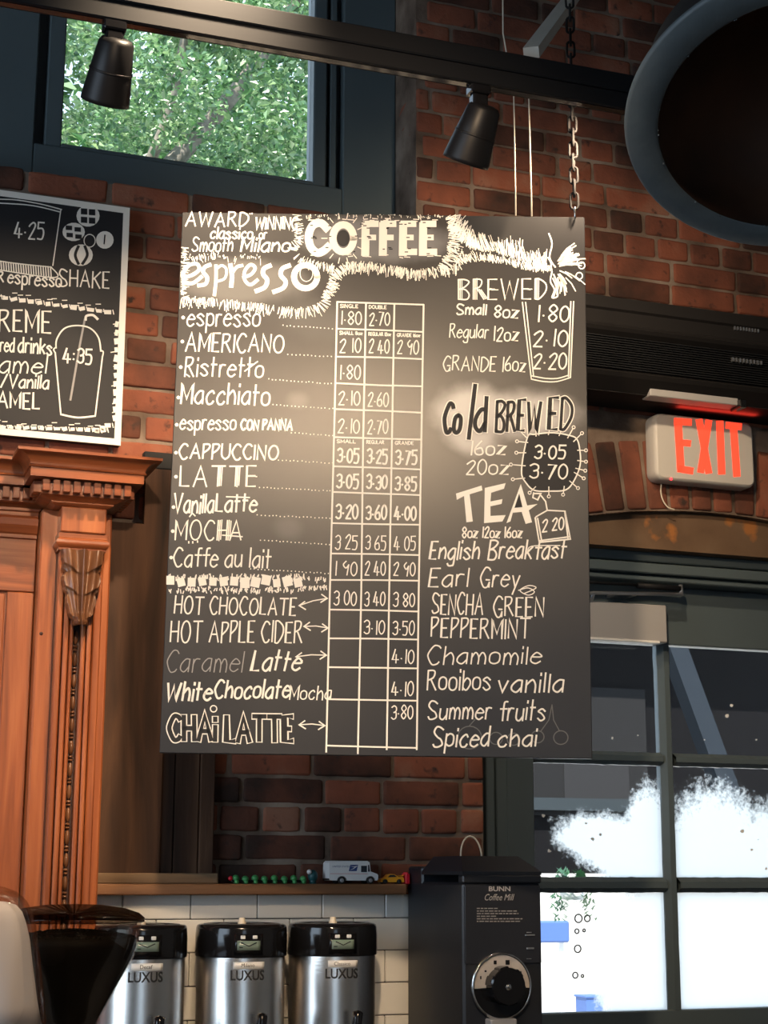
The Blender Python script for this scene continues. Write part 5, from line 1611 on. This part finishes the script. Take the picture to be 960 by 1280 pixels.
# smoked dome and the white bag under it, cut by the left edge
YD = -.86
dc = oy(-16, 1200, YD)
dsc = (oy(60, 1200, YD).x - dc.x) / 76
dz = lambda py: oy(-16, py, YD).z
dome = thing('smoked_hopper', (dc.x, YD, AZ), 'smoked clear plastic hopper at the lower left edge with a white bag showing inside', 'hopper')
DO = (dc.x, YD, 0)
op = [(4, 1106), (18, 1109), (34, 1115), (46, 1126), (54, 1141), (59, 1158), (63, 1180), (67, 1206), (72, 1240), (78, 1290)]
mb = MB(); pr = [(r_ * dsc, dz(y)) for r_, y in op]; mb.lathe([(0, pr[0][1])] + pr + [(r_ - .0016, z_) for r_, z_ in pr[::-1]] + [(0, pr[0][1] - .0016)], DO, n=64); mb.build('hopper_shell', M['smoke'], dome)
ip = [(0, 1126), (18, 1127), (32, 1131), (40, 1140), (46, 1156), (51, 1175), (55, 1198), (60, 1226), (66, 1256), (72, 1290), (0, 1292)]
mb = MB(); nb = 64; vs_ = []; fs = []
for i, (r_, y) in enumerate(ip):
    for k in range(nb):
        a = 2 * PI * k / nb; w_ = 1 + .035 * noise.noise((math.cos(a) * 2.2, math.sin(a) * 2.2, y * .018)) + .012 * math.sin(a * 9 + y * .03)
        vs_.append((dc.x + max(r_, .01) * dsc * w_ * math.cos(a), YD + max(r_, .01) * dsc * w_ * math.sin(a), dz(y)))
for i in range(len(ip) - 1):
    for k in range(nb): fs.append((i * nb + k, i * nb + (k + 1) % nb, (i + 1) * nb + (k + 1) % nb, (i + 1) * nb + k))
mb.add(vs_, fs, True); mb.build('white_bag', mat('soft_white_paper', (.74, .72, .76, 1), .8, bump=.1, bscale=12), dome)
mb = MB(); mb.lathe([(80 * dsc, dz(1290)), (82 * dsc, dz(1292)), (82 * dsc, AZ + .1), (84 * dsc, AZ + .09), (84 * dsc, AZ), (0, AZ)], DO, n=48); mb.build('hopper_base', M['black'], dome)

# ------------------------------------------------------------------ toys on the shelf
SZ = 1.573
YY = -.043
# green segmented caterpillar
x0 = oy(297, 1102, YY).x; x1 = oy(394, 1102, YY).x
cp = thing('toy_caterpillar', ((x0 + x1) / 2, YY, SZ), 'green jointed toy caterpillar with a teal head on the narrow shelf', 'toy')
px_s = [(95, 140, 187, 232, 280, 327, 373, 418)[k] / 3.84 + 270 for k in range(8)]
for i, px in enumerate(px_s):
    x = oy(px, 1100, YY).x
    mb = MB(); mb.ball((x, YY, SZ + .0115 + (.002 if i % 2 == 0 else 0)), .0088, 14, 9, 1, 1.1, .92); mb.lathe([(0, -.013), (.0045, -.013), (.0045, .013), (0, .013)], (x, YY, SZ + .0046), (0, 1, 0), 12)
    mb.build('segment', M['green_toy'], cp)
mb = MB(); a = oy(px_s[0] - 6, 1100, YY).x; b = oy(px_s[-1], 1100, YY).x; mb.cbox(a, b, YY - .004, YY + .004, SZ + .004, SZ + .0095, .001); mb.build('spine', M['black'], cp)
mb = MB(); mb.ball((oy(px_s[0] - 6.5, 1096, YY).x, YY, SZ + .013), .006, 10, 7); mb.build('tail_tip', M['red_toy'], cp)
xh = oy(391, 1092, YY).x
mb = MB(); mb.ball((xh, YY, SZ + .019), .0125, 16, 10, 1, 1, 1.25); mb.lathe([(0, 0), (.009, 0), (.008, .012), (0, .014)], (xh, YY, SZ), (0, 0, 1), 14); mb.build('head', M['teal_toy'], cp)
mb = MB(); mb.ball((oy(387, 1090, YY - .012).x, YY - .009, SZ + .029), .0062, 12, 8); mb.build('eye', M['white'], cp)
# white delivery van
vx0, vx1 = oy(407, 1100, YY).x, oy(468.5, 1100, YY).x
vn = thing('toy_van', ((vx0 + vx1) / 2, YY, SZ), 'white toy mail van with blue emblem on the narrow shelf', 'toy van')
VW = .025; W_ = vx1 - vx0
P_ = lambda u, h: (vx0 + u * W_, SZ + h)
vh = oy(435, 1076.5, YY).z - SZ
body = [(.02, .17), (.005, .30), (.01, .90), (.03, .97), (.80, .985), (.825, .95), (.845, .55), (.98, .44), (1.0, .38), (1.0, .19), (.97, .15)]
for wx in (.845, .265):
    arch = [(wx + .095 * math.cos(math.radians(t)), .15 + .20 * math.sin(math.radians(t))) for t in range(0, 181, 20)]
    body += arch
body += [(.05, .15)]
mb = MB(); mb.prism([P_(u, v * vh) for u, v in body], YY - VW, YY + VW); mb.build('body', M['white'], vn)
mb = MB(); mb.cbox(vx0 + .03 * W_, vx0 + .80 * W_, YY - VW + .003, YY + VW - .003, SZ + vh * .98, SZ + vh * 1.01, .001); mb.build('roof', M['white'], vn)
for wx in (.265, .845):
    for s in (-1, 1):
        c = (vx0 + wx * W_, YY + s * (VW - .003), SZ + .0088)
        mb = MB(); mb.lathe([(0, -.004), (.0072, -.004), (.0088, -.0025), (.0088, .003), (.0072, .0042), (.005, .0042)], c, (0, s, 0), 24); w = mb.build('wheel', M['tyre'], vn)
        mb = MB(); mb.lathe([(.0052, .0040), (.0048, .0046), (.002, .0036), (0, .0042)], c, (0, s, 0), 20); mb.build('hub', M['alu'], w)
yv = YY - VW
def vq(u0, u1, v0, v1, sk=0.0, d=.0004):
    (a, z0), (b, z1) = P_(u0, v0 * vh), P_(u1, v1 * vh); return [(a, yv - d, z0), (b, yv - d, z0), (b + sk * W_, yv - d, z1), (a + sk * W_, yv - d, z1)]
mb = MB(); mb.add(vq(.65, .77, .52, .80), [(0, 1, 2, 3)]); mb.add([(P_(u, v * vh)[0], yv - .0004, P_(u, v * vh)[1]) for u, v in ((.79, .54), (.83, .54), (.815, .84), (.79, .84))], [(0, 1, 2, 3)]); mb.build('side_window', M['dark_glass'], vn)
mb = MB(); mb.add(vq(.40, .56, .56, .84, .03), [(0, 1, 2, 3)]); lg = mb.build('emblem', M['blue'], vn)
mb = MB(); mb.add([(P_(u, v * vh)[0], yv - .0008, P_(u, v * vh)[1]) for u, v in ((.42, .60), (.50, .66), (.585, .80), (.50, .76), (.43, .78), (.52, .72))], [(0, 1, 2, 3, 4, 5)]); mb.build('emblem_wing', M['white'], lg)
mb = MB(); mb.add(vq(.03, .79, .44, .455), [(0, 1, 2, 3)]); mb.build('stripe', M['redink'], vn)
mb = MB(); v, f = text_mesh('UNITED STATES', .0062)
xc, zc2 = P_(.24, .76 * vh); mb.add([(xc + p[0], yv - .0005, zc2 + p[1]) for p in v], f); mb.build('van_lettering', M['blue'], vn)
mb = MB(); mb.cbox(vx0 + .985 * W_, vx0 + 1.01 * W_, YY - VW + .002, YY + VW - .002, SZ + vh * .17, SZ + vh * .24, .0008); mb.cbox(vx0 - .008 * W_, vx0 + .02 * W_, YY - VW + .002, YY + VW - .002, SZ + vh * .17, SZ + vh * .24, .0008); mb.build('bumper', M['tyre'], vn)
# small yellow car
cx0, cx1 = oy(473.5, 1100, YY).x, oy(503, 1100, YY).x; W_ = cx1 - cx0; chh = oy(490, 1092.5, YY).z - SZ
cr = thing('toy_car', ((cx0 + cx1) / 2, YY, SZ), 'small yellow toy sports car with rear spoiler behind the white toy van', 'toy car')
prof = [(.02, .20), (.0, .34), (.03, .50), (.22, .62), (.36, .95), (.48, 1.0), (.60, .97), (.78, .70), (.92, .68), (.99, .60), (1.0, .25), (.97, .18)]
for wx in (.79, .20): prof += [(wx + .115 * math.cos(math.radians(t)), .18 + .34 * math.sin(math.radians(t))) for t in range(0, 181, 30)]
mb = MB(); mb.prism([(cx0 + u * W_, SZ + v * chh) for u, v in prof], YY - .0125, YY + .0125); mb.build('body', M['yellow_toy'], cr)
mb = MB(); mb.add([(cx0 + u * W_, YY - .0129, SZ + v * chh) for u, v in ((.30, .66), (.70, .70), (.58, .91), (.40, .91))], [(0, 1, 2, 3)]); mb.build('side_window', M['dark_glass'], cr)
mb = MB(); mb.cbox(cx0 + .86 * W_, cx0 + 1.02 * W_, YY - .012, YY + .012, SZ + .82 * chh, SZ + .88 * chh, .0005); mb.box(cx0 + .92 * W_, cx0 + .95 * W_, YY - .009, YY + .009, SZ + .66 * chh, SZ + .83 * chh); mb.build('spoiler', M['yellow_toy'], cr)
for wx in (.20, .79):
    for s in (-1, 1):
        mb = MB(); mb.lathe([(0, -.002), (.0052, -.002), (.0056, 0), (.0052, .002), (.003, .0024), (0, .0018)], (cx0 + wx * W_, YY + s * .0115, SZ + .0056), (0, s, 0), 18); mb.build('wheel', M['tyre'], cr)
rx0, rx1 = oy(504.5, 1097, YY).x, oy(509.5, 1097, YY).x; rz = oy(507, 1090, YY).z
rt = thing('toy_block', ((rx0 + rx1) / 2, YY, SZ), 'small red toy block against the side of the black coffee mill', 'toy')
mb = MB(); mb.cbox(rx0, rx1, YY - .016, YY + .016, SZ, rz - .004, .0012); mb.build('block', M['red_toy'], rt)
mb = MB()
for y in (-.009, 0, .009): mb.lathe([(.003, 0), (.003, .003), (0, .0034)], ((rx0 + rx1) / 2, YY + y, rz - .0041), (0, 0, 1), 12)
mb.build('stud', M['red_toy'], rt)

# ------------------------------------------------------------------ outside: yard, low wall, dark annexe, trees
mb = MB(); mb.box(-12, 30, .31, 40, -.2, -.02); struct('ground', mb, mat('pale_paving', (.62, .60, .56, 1), .9, var=.1, vscale=2))
mb = MB(); mb.box(1.0, 16, 6.0, 6.2, -.02, 1.56); mb.box(.98, 16.02, 5.97, 6.23, 1.56, 1.60)
tag(mb.build('garden_wall', mat('white_render', (.46, .46, .45, 1), .9)), 'sunlit white rendered wall seen through the lower door panes', 'wall')
an = thing('annexe_building', (9, 8, 0), 'dark grey building in the yard seen through the upper door panes', 'building')
mb = MB(); mb.box(4.4, 17, 8.0, 9.5, -.02, 3.9); mb.build('wall', mat('charcoal_render', (.009, .009, .010, 1), .8, spec=0, var=.2, vscale=1.2), an)
mb = MB(); mb.prism([(4.1, 3.88), (17.4, 3.88), (17.4, 4.05), (4.1, 4.05)], 7.4, 9.8); mb.build('roof', M['slate_dark'], an)
g1 = mat('mid_grey_cladding', (.022, .022, .023, 1), .8, spec=0)
mb = MB(); a, b = oy(660, 900, 7.96), oy(806, 862, 7.96); mb.box(a.x, b.x, 7.96, 7.99, 2.05, b.z); mb.build('cladding', g1, an)
mb = MB(); a, b = oy(706, 1000, 7.95), oy(786, 960, 7.95); mb.box(a.x, b.x, 7.95, 7.985, a.z - .2, b.z + .12); mb.build('window', mat('grey_window', (.034, .034, .036, 1), .6, spec=0), an)
mb = MB(); a, b = oy(655, 1012, 7.9), oy(835, 1000, 7.9); mb.box(a.x, b.x, 7.9, 7.995, a.z, b.z); mb.build('ledge', M['slate_dark'], an)
mb = MB()
p, q = oy(868, 862, 6.8), oy(922, 1010, 6.8); d = (q - p).normalized(); m = Vector((-d.z, 0, d.x))
a = p - d * .5; b = q + d * 1.2
for w0, w1, y0, y1 in ((-.075, .075, 6.8, 6.95),):
    mb.add([(a + m * w0) , (b + m * w0), (b + m * w1), (a + m * w1), (a + m * w0) + Vector((0, .15, 0)), (b + m * w0) + Vector((0, .15, 0)), (b + m * w1) + Vector((0, .15, 0)), (a + m * w1) + Vector((0, .15, 0))],
           [(0, 1, 2, 3), (7, 6, 5, 4), (0, 4, 5, 1), (1, 5, 6, 2), (2, 6, 7, 3), (3, 7, 4, 0)])
tag(mb.build('leaning_beam', mat('blue_grey_beam', (.024, .030, .038, 1), .7, spec=0)), 'blue-grey sloping beam seen through the right-hand door panes', 'beam')
bs = mat('blue_board', srgb(70, 100, 160), .6)
sg = thing('yard_sign', oy(688, 1200, 5.0), 'blue board standing in the yard seen low in the left door pane', 'sign')
mb = MB(); a, b = oy(640, 1179, 5.0), oy(712, 1151, 5.0); mb.cbox(a.x, b.x, 5.0, 5.04, a.z, b.z, .01); mb.build('board', bs, sg)
mb = MB(); 
for x in (a.x + .03, b.x - .05): mb.box(x, x + .03, 5.041, 5.07, -.02, b.z)
mb.build('post', M['white'], sg)
bx = thing('storage_tub', oy(743, 1265, 5.2), 'small blue tub standing in the yard behind the left door pane', 'tub')
mb = MB(); a, b = oy(733, 1264, 5.2), oy(754, 1247, 5.2); mb.prism([(a.x + .01, -.02), (b.x - .01, -.02), (b.x, b.z), (a.x, b.z)], 5.2, 5.34); mb.build('tub', bs, bx)
mb = MB(); mb.cbox(a.x - .008, b.x + .008, 5.19, 5.35, b.z, b.z + .012, .003); mb.build('rim', bs, bx)


def leaf_material(name, c0, c1, c2):
    m = bpy.data.materials.new(name); m.use_nodes = True
    nt = m.node_tree; N = nt.nodes; L = nt.links; N.remove(N['Principled BSDF'])
    g = N.new('ShaderNodeNewGeometry'); r = N.new('ShaderNodeValToRGB')
    r.color_ramp.elements[0].color = c0; r.color_ramp.elements[1].color = c2; e = r.color_ramp.elements.new(.5); e.color = c1
    L.new(g.outputs['Random Per Island'], r.inputs[0])
    d = N.new('ShaderNodeBsdfDiffuse'); t = N.new('ShaderNodeBsdfTranslucent'); gl = N.new('ShaderNodeBsdfGlossy'); gl.inputs['Roughness'].default_value = .35; gl.inputs[0].default_value = (.8, .9, .8, 1)
    L.new(r.outputs[0], d.inputs[0]); L.new(r.outputs[0], t.inputs[0])
    a = N.new('ShaderNodeMixShader'); a.inputs[0].default_value = .35; L.new(d.outputs[0], a.inputs[1]); L.new(t.outputs[0], a.inputs[2])
    b = N.new('ShaderNodeMixShader'); b.inputs[0].default_value = .13; L.new(a.outputs[0], b.inputs[1]); L.new(gl.outputs[0], b.inputs[2])
    L.new(b.outputs[0], N['Material Output'].inputs[0])
    return m


LEAF = leaf_material('broad_green_leaves', (.025, .10, .03, 1), (.10, .24, .075, 1), (.30, .44, .20, 1))
BARK = ramp_mat('grey_bark', [(.3, (.12, .105, .085, 1)), (.7, (.32, .29, .24, 1))], rough=.9, scale=14, bump=.5)


def foliage(rng, clumps, n_per, cr, ln):
    C_ = np.array([c for c in clumps]); k = len(C_)
    n = k * n_per
    d = rng.normal(size=(n, 3)); d /= np.linalg.norm(d, axis=1)[:, None]
    rad = cr * np.cbrt(rng.random(n))[:, None] * np.array([1.15, 1.15, .7])
    pos = np.repeat(C_, n_per, 0) + d * rad
    nrm = rng.normal(size=(n, 3)) * .65 + np.array([0, -.15, .75]); nrm /= np.linalg.norm(nrm, axis=1)[:, None]
    t = rng.normal(size=(n, 3)); t -= nrm * (t * nrm).sum(1)[:, None]; t /= np.linalg.norm(t, axis=1)[:, None]
    b = np.cross(nrm, t); l = ln * rng.uniform(.7, 1.35, n)[:, None]
    V_ = np.stack([pos - t * l * .5, pos + b * l * .30 + nrm * l * .12, pos + t * l * .5 - nrm * l * .1, pos - b * l * .30 + nrm * l * .12], 1).reshape(-1, 3)
    F_ = []
    for i in range(n): q = i * 4; F_ += [(q, q + 1, q + 2), (q, q + 2, q + 3)]
    return V_, F_


def tree(base, branches, clumps, n_per, cr, ln, label, seed):
    t = thing('broadleaf_tree', base, label, 'tree', 'trees outside the upper window')
    rng = np.random.default_rng(seed)
    mb = MB()
    for pts, r0, r1 in branches:
        p = spline([tuple(q) for q in pts], 5); mb.tube(p, [r0 + (r1 - r0) * i / (len(p) - 1) for i in range(len(p))], 8)
    mb.build('trunk', BARK, t)
    V_, F_ = foliage(rng, clumps, n_per, cr, ln)
    f = MB(); f.v = [Vector(v) for v in V_.tolist()]; f.f = [list(q) for q in F_]; f.mi = [0] * len(F_); f.sm = [False] * len(F_)
    f.build('foliage', LEAF, t)
    return t


rg = random.Random(9)
def clump_set(n, c, r, gaps=()):
    o = []
    while len(o) < n:
        p = [rg.uniform(-1, 1) for _ in range(3)]
        if sum(q * q for q in p) > 1: continue
        o.append((c[0] + p[0] * r[0], c[1] + p[1] * r[1], c[2] + p[2] * r[2]))
    return o


tree((1.55, 6.6, -.02), [(((1.55, 6.6, -.02), (1.6, 6.6, 2.5), (1.5, 6.5, 4.6)), .22, .14), (((1.5, 6.5, 4.6), (1.7, 6.3, 5.6), (2.6, 6.1, 6.9), (3.2, 6.0, 8)), .10, .03), (((1.5, 6.5, 4.6), (1.2, 6.4, 6), (.9, 6.3, 7.8)), .10, .03), (((1.7, 6.3, 5.6), (2.0, 5.7, 6.3), (2.1, 5.3, 7.3)), .05, .02), (((1.5, 6.5, 5.0), (2.3, 6.0, 5.3), (3.4, 5.8, 5.7)), .05, .02)],
     clump_set(120, (2.0, 6.3, 6.5), (2.3, 1.5, 1.9)), 300, .25, .056, 'leafy green tree nearest the upper window, with a pale leaning branch', 1)
tree((4.2, 12.2, -.02), [(((4.2, 12.2, -.02), (4.1, 12.2, 4), (3.9, 12.1, 7)), .25, .12), (((3.9, 12.1, 6.5), (3.2, 11.9, 8), (2.6, 11.8, 9.6)), .1, .03), (((3.9, 12.1, 6.0), (4.8, 12, 7.6), (5.2, 12, 9.4)), .1, .03)],
     clump_set(170, (3.6, 12.3, 8.9), (3.0, 1.7, 3.2)), 95, .55, .17, 'darker leafy tree standing behind the one nearest the upper window', 2)
# hanging fern by the door
fn = thing('hanging_fern', oy(716, 1118, 3.2), 'green hanging fern outside the door seen through the left panes', 'plant')
c = oy(716, 1130, 3.2)
mb = MB(); mb.lathe([(0, -.01), (.05, -.01), (.065, .04), (.06, .04), (.0, .03)], c + Vector((0, 0, .03)), (0, 0, 1), 20); mb.build('basket', M['white'], fn)
mb = MB(); hx = oy(838, 1100, 3.2).x
mb.tube([c + Vector((0, 0, .03)), c + Vector((0, 0, .105)), c + Vector((.02, 0, .122)), Vector((hx - .03, c.y, c.z + .122)), Vector((hx, c.y, c.z + .10)), Vector((hx, c.y, -.02))], .006, 6); mb.build('hook_pole', M['tyre'], fn)
f = MB(); r5 = random.Random(2)
for k in range(60):
    a = r5.uniform(0, 2 * PI); l = r5.uniform(.05, .12); dr = Vector((math.cos(a), math.sin(a), 0)); lift_ = r5.uniform(.02, .16)
    pts = [c + Vector((0, 0, .065)) + dr * (l * t) + Vector((0, 0, lift_ * math.sin(t * 2.4) - .20 * t * t)) for t in (0, .25, .5, .75, 1)]
    sd = Vector((-dr.y, dr.x, -.5))
    for i in range(4):
        for s in (-1, 1):
            for u in (0, .5):
                q = pts[i].lerp(pts[i + 1], u); w = .046 * (1 - i / 5.5)
                f.add([q, q + sd * s * w + dr * .012, q + dr * .012], [(0, 1, 2)])
f.build('fronds', leaf_material('fern_green', (.008, .055, .020, 1), (.018, .085, .030, 1), (.04, .14, .05, 1)), fn)
# ring stickers on the lower glass
mb = MB()
fG = Face((0, DY + .0205, 0), (0, -1, 0), (0, -1, 0))
for x, y, r_ in ((723, 1148, 4.5), (734, 1148, 3.5), (721, 1164, 2.5), (730, 1163, 1.5), (722, 1186, 4), (719, 1219, 3.2), (728, 1220, 1.5)): fG.ring(mb, x, y, r_, r_ * 1.15, 1.7, .0005)
dd = [o for o in door.children if o.name.startswith('pane')]
mb.build('glass_decal', mat('grey_decal', (.10, .10, .105, 1), .7), dd[0])
